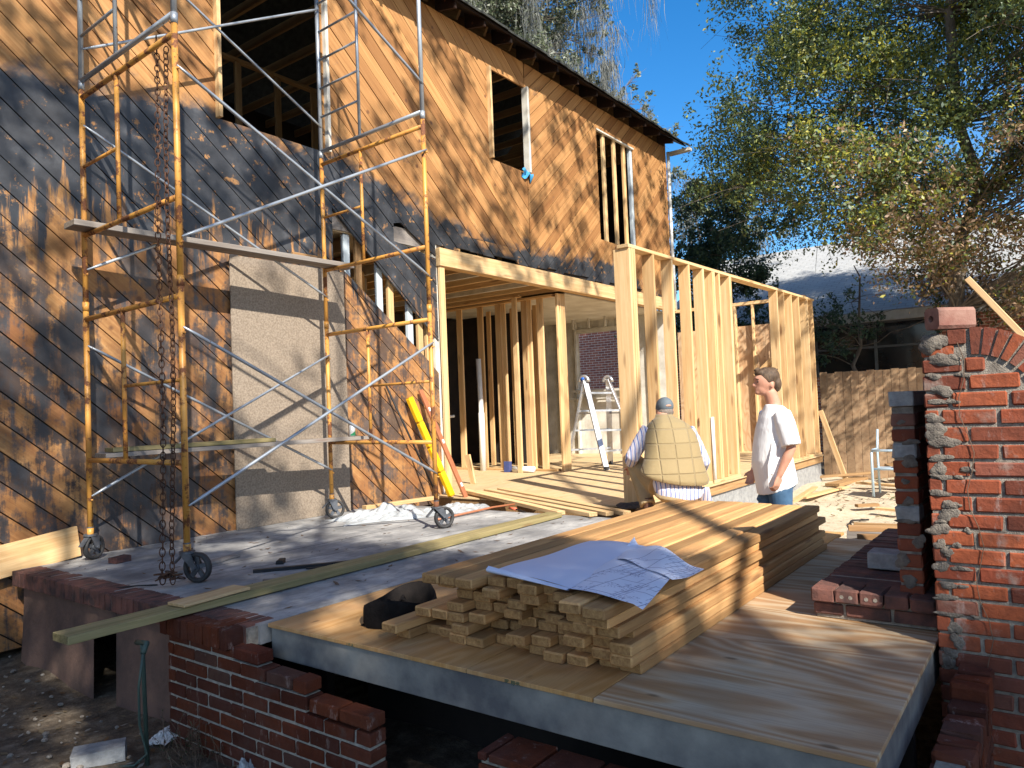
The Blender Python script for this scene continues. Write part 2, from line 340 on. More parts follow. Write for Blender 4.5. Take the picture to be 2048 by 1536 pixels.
def m_dirt():
    m,nt,b,oc=newmat('ground_dirt')
    n=noise(nt,oc,.9,6.,.65); n2=noise(nt,oc,9.,7.,.75); n3=noise(nt,oc,60.,3.)
    col=ramp(nt,n2,[(.3,(.055,.042,.03)),(.5,(.12,.095,.07)),(.68,(.24,.20,.15))])
    sx=nd(nt,'SeparateXYZ',{0:oc}).outputs
    sand=mth(nt,'MULTIPLY',mth(nt,'ADD',mth(nt,'SUBTRACT',sx[0],6.3),mth(nt,'MULTIPLY_ADD',n,2.,-1.)),1.2,clamp=True)
    sandc=ramp(nt,n2,[(.3,(.42,.34,.23)),(.6,(.58,.49,.36))])
    col=mixc(nt,sand,col,sandc)
    lit=ramp(nt,noise(nt,oc,16.,4.,.8),[(.60,0.),(.66,.7)]); col=mixc(nt,lit,col,(.22,.14,.08))
    setb(nt,b,base=col,rough=.95,norm=bump(nt,mth(nt,'ADD',n2,mth(nt,'MULTIPLY',n3,.4)),.8,.03),spec=.15); return m
DIRT=m_dirt()
PANEL=basic('particle_board',(.29,.235,.18),(.185,.145,.108),55.,.8,bs=.4,bd=.002,lo=.38,hi=.62)
ROOF=basic('dark_roofing',(.05,.055,.05),(.022,.024,.022),12.,.9,bs=.8,bd=.02)
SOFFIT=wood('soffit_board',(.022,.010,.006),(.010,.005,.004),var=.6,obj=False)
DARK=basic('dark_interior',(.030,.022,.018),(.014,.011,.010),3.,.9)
def m_leaf(name,cols,rough=.5,tr=.35):
    m=bpy.data.materials.new(name); m.use_nodes=True; nt=m.node_tree; nt.nodes.remove(nt.nodes['Principled BSDF'])
    r=rndattr(nt); n=len(cols); c=ramp(nt,r,[(i/n,k) for i,k in enumerate(cols)],'CONSTANT')
    d=nd(nt,'BsdfDiffuse',{0:c}); t=nd(nt,'BsdfTranslucent',{0:c}); g=nd(nt,'BsdfGlossy',{0:(.8,.85,.9),1:rough})
    a=nd(nt,'MixShader',{0:tr,1:d.outputs[0],2:t.outputs[0]}); q=nd(nt,'MixShader',{0:.045,1:a.outputs[0],2:g.outputs[0]})
    nt.links.new(q.outputs[0],nt.nodes['Material Output'].inputs[0]); return m
LEAFM=m_leaf('autumn_leaves',[(.09,.13,.04),(.06,.095,.04),(.13,.17,.05),(.26,.29,.035),(.36,.33,.04),(.24,.17,.06),(.34,.22,.13),(.18,.11,.05)])
LEAFD=m_leaf('evergreen_leaves',[(.03,.07,.035),(.05,.10,.045),(.025,.05,.028),(.07,.12,.055)])
LEAFG=m_leaf('oak_leaves',[(.12,.145,.075),(.085,.11,.055),(.17,.19,.11),(.21,.22,.16)])
LEAFS=m_leaf('shade_leaves',[(.05,.08,.03),(.07,.1,.04)])
MOSS=m_leaf('spanish_moss',[(.17,.175,.155),(.13,.135,.12),(.21,.21,.185),(.10,.105,.095)],.8,.2)
BARK=basic('grey_bark',(.20,.17,.14),(.09,.075,.06),9.,.95,bs=.8,bd=.03,stretch=(1,1,.25))
NROOF=basic('pale_roof_shingles',(.34,.35,.35),(.22,.23,.24),14.,.9,bs=.5,bd=.01)
def _sh():
    nt=NROOF.node_tree; b=nt.nodes['Principled BSDF']; oc=nd(nt,'TexCoord').outputs['Object']; sx=nd(nt,'SeparateXYZ',{0:oc}).outputs; v=nd(nt,'CombineXYZ',{0:sx[1],1:sx[0],2:0.}).outputs[0]
    bt=nd(nt,'TexBrick',{'Vector':v,'Color1':(.36,.37,.37),'Color2':(.27,.28,.285),'Mortar':(.12,.12,.12),'Scale':1.,'Mortar Size':.012,'Brick Width':.32,'Row Height':.16}); c=mixc(nt,noise(nt,oc,1.2,5.),bt.outputs[0],(.40,.40,.39)); nt.links.new(c,b.inputs['Base Color'])
_sh()
GLASSD=basic('dark_window_glass',(.012,.014,.016),(.02,.022,.025),2.,.12,bs=0,spec=.6)
def m_wallbrick():
    m,nt,b,oc=newmat('brick_wall_courses')
    sx=nd(nt,'SeparateXYZ',{0:oc}).outputs; v=nd(nt,'CombineXYZ',{0:sx[1],1:sx[2],2:0.}).outputs[0]
    bt=nd(nt,'TexBrick',{'Vector':v,'Color1':(.48,.17,.11),'Color2':(.30,.10,.075),'Mortar':(.72,.62,.54),'Scale':1.,'Mortar Size':.008,'Mortar Smooth':.2,'Bias':0.,'Brick Width':.215,'Row Height':.075})  # brick and mortar brightened, sunlight put into their colours
    setb(nt,b,base=bt.outputs[0],rough=.9,norm=bump(nt,mth(nt,'SUBTRACT',1.,bt.outputs['Fac']),.5,.01)); return m
NBRICK=m_wallbrick()
def m_paper():
    m,nt,b,oc=newmat('printed_plans')
    # thin drawn lines: plan rectangles and note blocks
    sx=nd(nt,'SeparateXYZ',{0:oc}).outputs; v=nd(nt,'CombineXYZ',{0:sx[0],1:sx[1],2:0.}).outputs[0]
    vr=mapping(nt,v,(1,1,1),(0,0,.12))
    b1=nd(nt,'TexBrick',{'Vector':vr,'Color1':(1,1,1),'Color2':(1,1,1),'Mortar':(0,0,0),'Scale':1.,'Mortar Size':.0022,'Mortar Smooth':.1,'Brick Width':.21,'Row Height':.13})
    b2=nd(nt,'TexBrick',{'Vector':vr,'Color1':(1,1,1),'Color2':(1,1,1),'Mortar':(0,0,0),'Scale':1.,'Mortar Size':.0016,'Brick Width':.047,'Row Height':.031})
    blk=ramp(nt,noise(nt,v,7.,2.),[(.52,0.),(.54,1.)])
    wr=ramp(nt,noise(nt,mapping(nt,vr,(60,240,1)),1.,2.),[(.55,0.),(.6,1.)]); blk2=ramp(nt,noise(nt,v,9.,2.,.5),[(.57,0.),(.6,1.)])
    l1=mth(nt,'SUBTRACT',1.,nd(nt,'RGBToBW',{0:b1.outputs[0]}).outputs[0]); l2=mth(nt,'MULTIPLY',mth(nt,'SUBTRACT',1.,nd(nt,'RGBToBW',{0:b2.outputs[0]}).outputs[0]),blk)
    ink=mth(nt,'MAXIMUM',mth(nt,'MAXIMUM',mth(nt,'MULTIPLY',l1,.8),mth(nt,'MULTIPLY',l2,.9)),mth(nt,'MULTIPLY',mth(nt,'MULTIPLY',wr,blk2),.9))
    area=mth(nt,'LESS_THAN',mth(nt,'MULTIPLY_ADD',sx[0],.15,sx[1]),2.06)
    col=mixc(nt,mth(nt,'MULTIPLY',ink,area),(.66,.71,.84),(.08,.10,.25))  # white paper tinted blue, skylight put into its colour
    setb(nt,b,base=col,rough=.6,spec=.2); return m
PAPER=m_paper()
PAPERB=basic('paper_back',(.58,.65,.82),(.54,.61,.79),2.,.6,bs=.05)  # bluish skylight tint in the colour of the white paper
PLASTIC=basic('milky_plastic_film',(.55,.58,.60),(.40,.43,.45),9.,.22,bs=.5,bd=.01)
def _film():
    nt=PLASTIC.node_tree; b=nt.nodes['Principled BSDF']; t=nd(nt,'BsdfTransparent'); q=nd(nt,'MixShader',{0:.62,1:t.outputs[0],2:b.outputs[0]}); nt.links.new(q.outputs[0],nt.nodes['Material Output'].inputs[0])
_film()
SKIN=basic('skin',(.52,.27,.18),(.44,.21,.14),9.,.55,bs=.05,spec=.4)
HAIR=basic('brown_hair',(.11,.065,.035),(.05,.03,.018),60.,.6,bs=.8,bd=.004,stretch=(1,1,.2))
HAIRG=basic('grey_hair',(.22,.18,.15),(.13,.10,.08),60.,.6,bs=.6)
TSHIRT=basic('white_cotton',(.78,.78,.78),(.72,.72,.73),3.,.85,bs=.45,bd=.04,bscale=4.5,stretch=(1,1,.4),detail=2.)
DENIM=basic('blue_denim',(.065,.14,.24),(.035,.085,.16),7.,.85,bs=.35,bd=.006)
KHAKI=basic('khaki_trousers',(.33,.25,.14),(.26,.19,.10),5.,.85,bs=.3,bd=.006,bscale=14)
BOOT=basic('brown_leather',(.10,.045,.025),(.05,.024,.016),14.,.5,bs=.3)
CAPM=basic('grey_blue_cap',(.12,.145,.165),(.085,.105,.125),10.,.85,bs=.2)
def m_vest():
    m,nt,b,oc=newmat('quilted_tan'); sx=nd(nt,'SeparateXYZ',{0:oc}).outputs
    v=nd(nt,'CombineXYZ',{0:sx[0],1:sx[2],2:0.}).outputs[0]
    bt=nd(nt,'TexBrick',{'Vector':v,'Color1':(.27,.20,.095),'Color2':(.25,.185,.085),'Mortar':(.245,.18,.086),'Scale':1.,'Mortar Size':.011,'Mortar Smooth':1.,'Brick Width':.15,'Row Height':.135},offset=0.)
    setb(nt,b,base=bt.outputs[0],rough=.8,norm=bump(nt,mth(nt,'ADD',mth(nt,'SUBTRACT',1.,bt.outputs['Fac']),noise(nt,oc,11.,3.)),1.,.007),sheen=.2); return m
VEST=m_vest()
def m_stripe():
    m,nt,b,oc=newmat('striped_cotton'); sx=nd(nt,'SeparateXYZ',{0:oc}).outputs
    n=noise(nt,oc,5.,2.); x=mth(nt,'ADD',sx[0],mth(nt,'MULTIPLY',n,.03))
    f=mth(nt,'FRACT',mth(nt,'MULTIPLY',x,27.)); col=ramp(nt,f,[(0.,(.62,.60,.64)),(.30,(.10,.16,.42)),(.55,(.64,.62,.66)),(.75,(.42,.22,.26)),(.84,(.66,.64,.68))],'CONSTANT')
    setb(nt,b,base=col,rough=.85,norm=bump(nt,noise(nt,oc,9.,3.),.3,.01)); return m
STRIPE=m_stripe()
BLACKC=basic('black_leather',(.007,.006,.006),(.016,.013,.012),16.,.9,bs=.5,bd=.006,spec=.12)
def flat(name,c,rough=.5,metal=0.,bs=.05): return basic(name,c,tuple(x*.8 for x in c),9.,rough,metal,bs)
YPLAST=flat('yellow_plastic',(.85,.48,.01),.35)
REDW=flat('worn_level',(.36,.13,.06),.5)
GREENT=flat('green_ink',(.01,.09,.06)); CANG=flat('can_green',(.03,.22,.10),.25,.5); CANW=flat('can_silver',(.65,.66,.68),.3,.6)
BLUEC=flat('blue_cloth',(.04,.25,.50),.8); LBLUE=flat('pale_blue_tube',(.50,.64,.75),.35,.3); BLACKM=flat('black_iron',(.02,.02,.022),.6,.3)
HOSEG=flat('green_hose',(.05,.08,.065),.5); WHITEP=flat('white_paper',(.72,.72,.70),.7); ORANGE=flat('orange_print',(.6,.25,.05),.7)
BLOCK=basic('grey_concrete_block',(.34,.34,.33),(.22,.22,.22),20.,.95,bs=.7,bd=.006)
TWIG=flat('dead_twig',(.14,.09,.06),.9)
# ================= SETTING
def gz(x,y):
    t=max(0,min(1,(x-3)/3)); z=-.67+.17*t
    z+=.03*math.sin(x*2.1+y*1.3)+.02*math.sin(y*3.7-x*.9)
    if x>8 and y<3.4: z+=.05*math.sin(x*3.1)*math.sin(y*2.3)
    return z
g=MB()
def axis(lo,hi,far,step):
    a=[-far,-far*.5,-far*.25]+list(np.arange(lo,hi,step))+[hi,far*.35,far*.6,far]
    return sorted(set(float(q) for q in a))
xs=axis(-6,24,150,.3); ys=axis(-8,12,150,.3)
vs=[(x,y,gz(x,y)+random.uniform(-.012,.012)) for x in xs for y in ys]; ny=len(ys)
g.add(vs,[(i*ny+j,(i+1)*ny+j,(i+1)*ny+j+1,i*ny+j+1) for i in range(len(xs)-1) for j in range(ny-1)])
tag(g.build('ground',DIRT,None,True,fix=False),kind='structure')
# ---- brick helper: courses in the Y-Z plane facing -X (front face at x=X)
BL,BH,MJ=.192,.058,.013
def course(b,X,y0,y1,z,depth=.09,off=0.,h=BH,L=BL,rough=.003,axis='y',dep2=None):
    y=y0-off
    while y<y1-.01:
        a=max(y,y0);c=min(y+L,y1)
        if c-a>.025:
            j=random.uniform(-.004,.0)
            lo,hi=(X+j,a,z),(X+depth,c,z+h)
            if axis=='x': lo,hi=(a,X+j,z),(c,X+depth,z+h)
            b.box(lo,hi,None,None,random.uniform(.003,.007),min(rough,.002))
        y+=L+MJ
def wallb(X,y0,y1,z0,z1,depth=.09,axis='y',b=None,bond=0,header_every=0):
    b=b or MB(); z=z0;k=bond
    while z<z1-.03:
        h=min(BH,z1-z); course(b,X,y0,y1,z,depth,(BL+MJ)*.5*(k%2)+.03*((k*7)%3),h,axis=axis); z+=BH+MJ;k+=1
    return b
def roughmortar(lo,hi,n=8,amp=.006):
    b=MB(); b.box(lo,hi,.5); return b
# ---- raised terrace
T=thing('raised_terrace','grey concrete terrace with red brick edging that the yellow scaffold stands on','terrace',(2.28,4.9,-.67))
b=MB(); b.box((2.30,3.36,-.10),(6.15,6.45,0.)); b.build('concrete_top',SLAB,T)
b=MB(); y=3.40
while y<6.24:
    b.box((2.235+random.uniform(-.004,.004),y,-.105),(2.42,y+.062,.004+random.uniform(-.003,.002)),None,None,.005,.003); y+=.071
b.build('brick_edging',BRICKD,T)
b=MB(); b.box((2.245,3.38,-.10),(2.30,6.26,-.008)); b.build('mortar_bed',MORTAR,T)
# stuccoed front wall, with a low opening
b=MB()
def rib(lo,hi): b.box(lo,hi)
n=40
def fw(u,v):
    y=3.95+u*2.30; z=-.80+v*.70
    x=2.29+ .03*math.sin(y*5)*.3-(.14*(1-v)**2 if y>5.75 else 0)-(.05*(1-v))
    return (x,y,z)
for (ya,yb) in ((4.0,4.85),(5.15,6.25)):
    b.grid(lambda u,v,ya=ya,yb=yb:(2.29-.015*(1-v)-(.07*(1-v)**2*max(0,1-abs((ya+u*(yb-ya))-6.1)*4)),ya+u*(yb-ya),-.80+v*.70),14,8)
b.box((2.33,4.85,-.25),(2.45,5.15,-.1)); b.box((2.285,4.85,-.24),(2.33,5.15,-.1))
b.box((2.30,6.24,-.8),(5.9,6.27,-.1))
b.build('stained_wall',STUCCO,T)
b=MB(); b.box((2.75,3.4,-.8),(2.8,6.2,-.1)); b.build('inner_wall',DARK,T)  # near-black sheet standing for the dark inside of the low opening
# ---- stepped brick wall in front of the platform
T=thing('stepped_brick_wall','broken stepped red brick wall under the left corner of the plywood platform','brick wall',(2.24,3.2,-.7))
b=MB(); steps=[(3.98,3.42,-.075),(3.42,3.20,-.075),(3.20,2.84,-.15),(2.84,2.42,-.22)]
z=-.85;k=0; rows=[]
while z<-.09:
    ymin=min([s_[1] for s_ in steps if s_[2]>=z+BH-.012] or [3.42])
    course(b,2.17,ymin,4.02,z,.095,(BL+MJ)*.5*(k%2),BH); 
    course(b,2.17+.01,ymin,ymin+.001,z)
    z+=BH+MJ;k+=1
# rowlock cap at top left
y=3.42
while y<4.0:
    b.box((2.14,y,-.10),(2.33,y+.062,.002+random.uniform(-.004,.002)),None,None,.005,.004); y+=.071
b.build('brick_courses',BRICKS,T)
b=MB(); b.box((2.177,3.42,-.85),(2.262,4.015,-.105)); b.box((2.177,3.21,-.85),(2.262,3.42,-.15)); b.box((2.177,2.85,-.85),(2.262,3.21,-.22)); b.box((2.177,2.43,-.85),(2.262,2.85,-.30)); b.build('mortar',basic('pale_mortar',(.42,.39,.34),(.26,.235,.2),30.,.95,bs=.8,bd=.01),T)
T=thing('brick_pier','low dark brick pier under the middle of the plywood platform rim','brick pier',(2.3,1.4,-.7))
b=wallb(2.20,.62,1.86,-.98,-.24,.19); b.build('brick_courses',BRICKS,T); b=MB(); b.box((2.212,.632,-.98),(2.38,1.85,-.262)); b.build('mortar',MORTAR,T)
# ---- wing wall along the right side of the platform
T=thing('brick_wing_wall','crumbling narrow brick wall running beside the right edge of the plywood platform','brick wall',(2.9,.33,-.7))
b=wallb(.30,1.9,3.50,-1.0,-.17,.10,'x')
x=1.95
while x<3.45:
    hgt=-.045 if x>3.2 else (-.10 if x>2.7 else -.13)
    b.box((x,.285,-.175),(x+.085,.405,hgt+random.uniform(-.01,.01)),None,None,.006,.006); x+=.098
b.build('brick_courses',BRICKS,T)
b=MB(); b.box((1.92,.312,-1.0),(3.48,.392,-.125)); b.build('mortar',MORTAR,T)
# ---- fireplace wall with arch shoulder
T=thing('brick_fireplace_wall','tall red brick wall with curved arch shoulder, right of the plywood platform','brick wall',(3.6,0,-.6))
X0=3.55; b=MB(); z=-.93;k=0
cy,cz,Ro,Ri=.300,.985,.325,.215
def yr(zz,R):   # right limit (smaller y) under ring
    d=zz-cz
    return cy-math.sqrt(max(R*R-d*d,0)) if d>0 else None
while z<1.30:
    h=BH
    zt=z+h
    if zt<cz: course(b,X0,-1.6,.478,z,.10,(BL+MJ)*.5*(k%2)+.02,h)
    else:
        lim=yr(zt,Ri-.008)
        if zt<cz+Ri-.01: course(b,X0,lim,.478,z,.10,(BL+MJ)*.5*(k%2)+.02,h)
        elif zt<1.31: course(b,X0,.36,.478,z,.10,.03,h)
    z+=BH+MJ;k+=1
for i in range(12):
    a0=math.pi/2+.16*i+.0; a1=a0+.16*.80
    P=[(cy+R*math.cos(a),cz+R*math.sin(a)) for R,a in((Ri,a0+.006),(Ro,a0),(Ro,a1),(Ri,a1-.006))]
    if a1<math.pi+.1: b.prism([(p[0],p[1]) for p in P],X0-.004,X0+.10,None,'x')
course(b,X0,.315,.38,1.245,.10,0,.06)
b.build('brick_courses',BRICK,T)
b=MB(); poly=[(-1.59,-.95),(.470,-.95),(.470,1.262),(.33,1.30)]
for i in range(10):
    a=math.pi/2+i*math.pi/18; poly.append((cy+(Ro-.006)*math.cos(a),cz+(Ro-.006)*math.sin(a)))
poly+=[(-1.59,cz-.05)]
b.prism(poly,X0+.0062,X0+.099,.5,'x'); b.build('mortar',MORTAR,T)
b=MB(); b.prism([(-1.6,-.95),(.475,-.95),(.475,1.25),(.33,1.29),(.02,1.05),(-1.6,.9)],X0+.10,X0+1.75,.2,'x'); b.build('wall_core',BRICKD,T)
# squeezed-out mortar lumps down the broken edge
def lump(c,rx,ry,rz,seed,T,m=MORTARD,name='mortar_lump'):
    R=random.Random(seed); b=MB(); b.ell((0,0,0),(1,1,1),22,14); vs=[]
    ph=[R.uniform(0,6.28) for _ in range(9)]
    for x,y,z in b.v:
        a=math.atan2(z,y); k=1+.2*math.sin(a*2+ph[0])+.13*math.sin(a*3+ph[1])+.07*math.sin(a*6+ph[2])+.03*math.sin(a*11+ph[3])+R.uniform(-.03,.03)
        vs.append((c[0]+rx*x*(1+.3*math.sin(y*4+ph[4])+R.uniform(-.2,.2)),c[1]+ry*y*k,c[2]+rz*z*k))
    b.v=vs; return b.build(name,m,T,True)
Rl=random.Random(77); zc=-.06; i=0
while zc<1.25:
    lump((X0-.001,.435+Rl.uniform(-.03,.02),zc),Rl.uniform(.004,.009),Rl.uniform(.02,.055),Rl.uniform(.010,.034),i,T); zc+=Rl.uniform(.03,.075); i+=1
    if Rl.random()<.4: lump((X0-.001,.36+Rl.uniform(-.03,.03),zc),.006,Rl.uniform(.012,.035),Rl.uniform(.006,.014),i+100,T)
lump((X0+.002,.435,1.255),.02,.05,.045,301,T); lump((X0+.002,.40,1.18),.012,.06,.025,302,T)
# core brick on top with a hole
def holed_brick(name,T,c,yaw,m):
    Tm=Matrix.Translation(c)@Matrix.Rotation(yaw,4,'Z')
    b=MB(); n=20; r=.014; h,wd,L=.044,.042,.17; vs=[];fs=[]
    for s_,x in((0,0),(1,L)):
        sq=[]
        for k in range(n):
            a=2*math.pi*k/n; ca,sa=math.cos(a),math.sin(a); q=1/max(abs(ca)/wd,abs(sa)/h); vs.append((x,ca*q,sa*q))
        for k in range(n):
            a=2*math.pi*k/n; vs.append((x,r*math.cos(a)+.005,r*math.sin(a)))
    for k in range(n):
        k2=(k+1)%n
        fs+=[(k,k2,n+k2,n+k),(2*n+k,3*n+k,3*n+k2,2*n+k2),(k,2*n+k,2*n+k2,k2),(n+k,n+k2,3*n+k2,3*n+k)]
    b.add([Tm@Vector(v) for v in vs],fs,.93); return b.build(name,m,T)
holed_brick('cap_brick',T,(3.53,.43,1.355),-.78,basic('pale_brick',(.27,.15,.115),(.19,.08,.06),14.,.9,bs=.5,bd=.005))
b=MB(); pts=[(X0-.012,.345-.02*math.sin(i*1.3)-.007*i*.4,1.25-i*.075) for i in range(20)]; b.tube(pts,.0018,5); b.build('hanging_wire',TWIG,T)
# ---- small pillar
T=thing('brick_pillar','slim red brick pillar with a grey block on top, beside the gap in the fireplace','brick pillar',(3.85,.6,0))
b=MB(); z=.12;k=0
while z<.97:
    if k not in(5,9): course(b,3.80,.553,.652,z,.10,0.0,BH,.2,.004)
    b.box((3.905,.553,z),(5.2,.652,z+BH),None,None,.004,.003)
    z+=BH+MJ;k+=1
b.build('brick_courses',BRICK,T)
b=MB(); b.box((3.806,.558,.12),(5.15,.647,.99)); b.build('mortar',MORTAR,T)
b=MB()
for kk in(5,9): b.box((3.797,.553,.12+kk*(BH+MJ)-.004),(3.9,.653,.12+kk*(BH+MJ)+BH+.006),None,None,.006,.004)
b.box((3.79,.550,.992),(5.2,.655,1.062),None,None,.004,.002); b.build('cap_block',BLOCK,T)
Rl=random.Random(5)
for i in range(9): lump((3.797,.60+Rl.uniform(-.04,.04),.2+i*.09),.004,Rl.uniform(.015,.04),Rl.uniform(.01,.03),i+500,T,name='mortar_smear')
# ---- hearth block
T=thing('brick_hearth','low red brick hearth with holed bricks along its front, on the plywood platform','brick hearth',(4.5,.75,0))
b=MB(); course(b,3.74,.50,1.02,.018,.11,.02,.056); x=3.86
b2=MB()
for i,y in enumerate(np.arange(.50,.96,.105)):
    b.box((3.70+random.uniform(-.004,.004),y,.086),(3.9,y+.098,.148),None,None,.006,.003)
    for q in(.03,.068):
        vs=MB(); b2.tube([(3.699,y+q,.118),(3.72,y+q,.118)],.009,10)
course(b,.50,3.9,5.6,.018,.55,0,.056,axis='x')
for x in np.arange(3.905,5.6,.075):
    b.box((x,.50,.086),(x+.066,1.02,.142+random.uniform(-.004,.004)),None,None,.005,.003)
b.build('brick_courses',BRICKD,T); b2.build('filled_hole',MORTAR,T)
b=MB(); b.box((3.75,.508,.004),(5.55,1.01,.138)); b.build('mortar',MORTAR,T)
b=MB(); b.box((4.22,.70,.148),(4.36,.87,.235),None,None,.006,.003); tag(b.build('concrete_block',BLOCK,None),'grey concrete block lying on the brick hearth','block')
# ================= PLYWOOD PLATFORM
T=thing('plywood_platform','raised deck of plywood sheets on a grey rim board, carrying the lumber pile','platform',(4,2,-.2))
def sheet(name,x0,x1,y0,y1,z0,z1,m,T): 
    b=MB(); b.box((x0,y0,z0),(x1,y1,z1),None,None,.002); return b.build(name,m,T)
sheet('plywood_sheet',2.335,4.77,2.02,3.345,-.018,.001,PLYA,T)
sheet('plywood_sheet',2.335,5.9,.49,1.42,-.018,0.,PLYB,T)
sheet('plywood_sheet',2.335,4.77,1.424,2.016,-.018,.0,PLYA,T)
sheet('plywood_sheet',4.774,6.15,1.424,2.596,-.018,.0015,PLYA,T)
sheet('plywood_sheet',4.774,6.88,2.60,3.30,-.018,.0,PLYA,T)
b=MB(); b.box((6.8,2.62,-.6),(6.86,3.28,-.02)); b.build('joist',PINED,T)
GRIM=basic('grey_rim_board',(.27,.265,.24),(.10,.10,.105),3.2,.8,bs=.35,bscale=40,detail=9.)
for q in((2.36,.50,3.34),(2.36,.50,3.34)):
    pass
b=MB(); b.box((2.352,.50,-.172),(2.392,3.34,-.019),None,None,.002); b.build('rim_board',GRIM,T)
b=MB(); b.box((2.394,.50,-.172),(6.1,.54,-.019),None,None,.002); b.build('rim_board',GRIM,T)
for i in range(9): 
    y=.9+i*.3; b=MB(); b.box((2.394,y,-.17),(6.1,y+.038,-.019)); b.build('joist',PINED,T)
b=MB(); b.box((3.0,.5,-.8),(3.05,3.35,-.172)); b.build('dark_backing',DARK,T)  # near-black sheet put in for the darkness under the platform
# edge stamp
def stamp(txt,y,z,s_,T):
    cu=bpy.data.curves.new('stamp','FONT'); cu.body=txt; cu.size=s_; cu.extrude=.0004; cu.materials.append(GREENT)
    t_=bpy.data.objects.new('tmp',cu); me_=bpy.data.meshes.new_from_object(t_); bpy.data.objects.remove(t_); o=bpy.data.objects.new('green_stamp',me_); sc.collection.objects.link(o)
    o.rotation_euler=(math.pi/2,0,-math.pi/2); Bm=Matrix.LocRotScale(Vector((2.3335,y,z)),Euler((math.pi/2,0,-math.pi/2)),None); o.matrix_basis=Bm; par(o,T,Bm)
stamp('115 A',2.745,-.0172,.020,T); stamp('IIP  BJHR',1.82,-.0172,.020,T)
# joist bay behind, in shade
T=thing('floor_frame','open frame of boards at the back edge of the platform behind the lumber pile','floor frame',(6.3,1.5,-.1))
board('joist',(6.0,1.3,-.05),(6.3,.3,-.05),.04,.14,PINED,T); board('joist',(6.6,1.45,-.06),(6.75,.2,-.06),.04,.14,PINED,T)
board('plate',(6.18,1.4,.03),(6.5,.2,.03),.09,.038,PINED,T); board('plate',(6.35,1.45,-.06),(6.5,.2,-.10),.04,.09,GREYW,T)
# ================= HOUSE
YW=6.45
H=thing('house','two-storey house stripped to diagonal board sheathing, under renovation','house',(6.5,6.5,0))
def clip(poly,n,c,keep):
    out=[];m=len(poly)
    for i in range(m):
        a,b=poly[i],poly[(i+1)%m]; da=(a[0]*n[0]+a[1]*n[1]-c)*keep; db=(b[0]*n[0]+b[1]*n[1]-c)*keep
        if da>=0: out.append(a)
        if (da>=0)!=(db>=0):
            t=da/(da-db); out.append((a[0]+(b[0]-a[0])*t,a[1]+(b[1]-a[1])*t))
    return out
def boards_wall(pieces,ang,wd,name,gap=.010,seed=0,rag=False):
    b=MB(); n=(math.sin(ang),math.cos(ang)) # normal to board direction (cos,-sin)
    R=random.Random(seed); prop={}
    for pc in pieces:
        ds=[p[0]*n[0]+p[1]*n[1] for p in pc]; k0=int(min(ds)//wd)-1;k1=int(max(ds)//wd)+1
        for k in range(k0,k1+1):
            if k not in prop: prop[k]=(R.random(),R.uniform(0,.007),R.uniform(-.0015,.0015),R.uniform(0,.07))
            r,dy,dg,rg=prop[k]
            q=clip(pc,n,k*wd+gap/2+dg,1)
            if len(q)>2:q=clip(q,n,(k+1)*wd-gap/2,-1)
            if rag and len(q)>2: q=clip(q,(0,1),3.185+rg,1)
            if len(q)>2: b.prism(q,YW-.012-dy,YW+.010,r)
    return b.build(name,SHEATH,H)
rc=lambda a,b_,c,d:[(a,c),(b_,c),(b_,d),(a,d)]
A=math.radians(40)
left=[rc(-2.5,4.10,-.6,6.37),rc(4.10,5.38,-.1,3.97),rc(4.10,5.38,5.95,6.37),rc(5.38,5.46,-.1,3.42),
 [(5.46,3.37),(6.41,2.576),(6.41,3.42),(5.46,3.42)],[(6.41,2.576),(7.15,1.96),(7.15,3.03),(6.43,3.14),(6.41,3.14)],
 [(6.41,3.36),(6.54,3.39),(7.15,3.06),(7.15,3.42),(6.41,3.42)],[(5.46,-.1),(7.13,-.1),(7.13,1.56),(6.95,1.70),(5.64,2.66),(5.46,2.78)],
 rc(5.38,8.40,3.42,6.37),rc(8.40,9.30,3.42,4.65),rc(8.40,9.30,5.98,6.37)]
boards_wall(left,A,.175,'wall_sheathing',seed=3)
boards_wall([rc(7.15,9.32,3.1,3.42)],A,.175,'wall_sheathing',seed=3,rag=True)
boards_wall([rc(9.32,11.5,3.1,6.37),rc(11.5,12.9,3.1,3.98),rc(11.5,12.9,5.97,6.37),rc(12.9,14.4,3.1,6.37)],-math.radians(41),.165,'wall_sheathing',seed=9,rag=True)
# backing so joints are dark, shell of the house
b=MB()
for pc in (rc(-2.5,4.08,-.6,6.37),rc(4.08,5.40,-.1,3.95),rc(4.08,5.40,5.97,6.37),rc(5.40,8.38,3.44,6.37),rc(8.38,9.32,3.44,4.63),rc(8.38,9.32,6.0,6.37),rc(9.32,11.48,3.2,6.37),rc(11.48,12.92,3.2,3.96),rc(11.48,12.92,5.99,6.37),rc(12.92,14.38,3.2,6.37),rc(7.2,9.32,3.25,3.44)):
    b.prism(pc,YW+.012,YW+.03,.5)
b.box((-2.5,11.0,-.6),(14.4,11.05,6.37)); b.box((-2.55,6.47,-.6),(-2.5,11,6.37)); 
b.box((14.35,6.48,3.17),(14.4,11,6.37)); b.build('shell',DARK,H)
CEILM=basic('pale_boards',(.52,.45,.33),(.42,.34,.22),3.,.85)
b=MB(); b.box((-2.5,6.50,3.13),(14.35,11,3.16)); b.build('upper_floor',CEILM,H)
CEIL=basic('stained_ceiling',(.66,.63,.55),(.5,.46,.38),2.,.85,bs=.2)
b=MB(); b.box((10.5,6.60,2.93),(14.3,10.9,2.95)); b.build('ceiling_board',CEIL,H)
for i in range(9):
    board('ceiling_joist',(7.0+i*.41,6.56,3.04),(7.0+i*.41,10.9,3.04),.038,.17,PINE if i%3 else WHITEW,H)
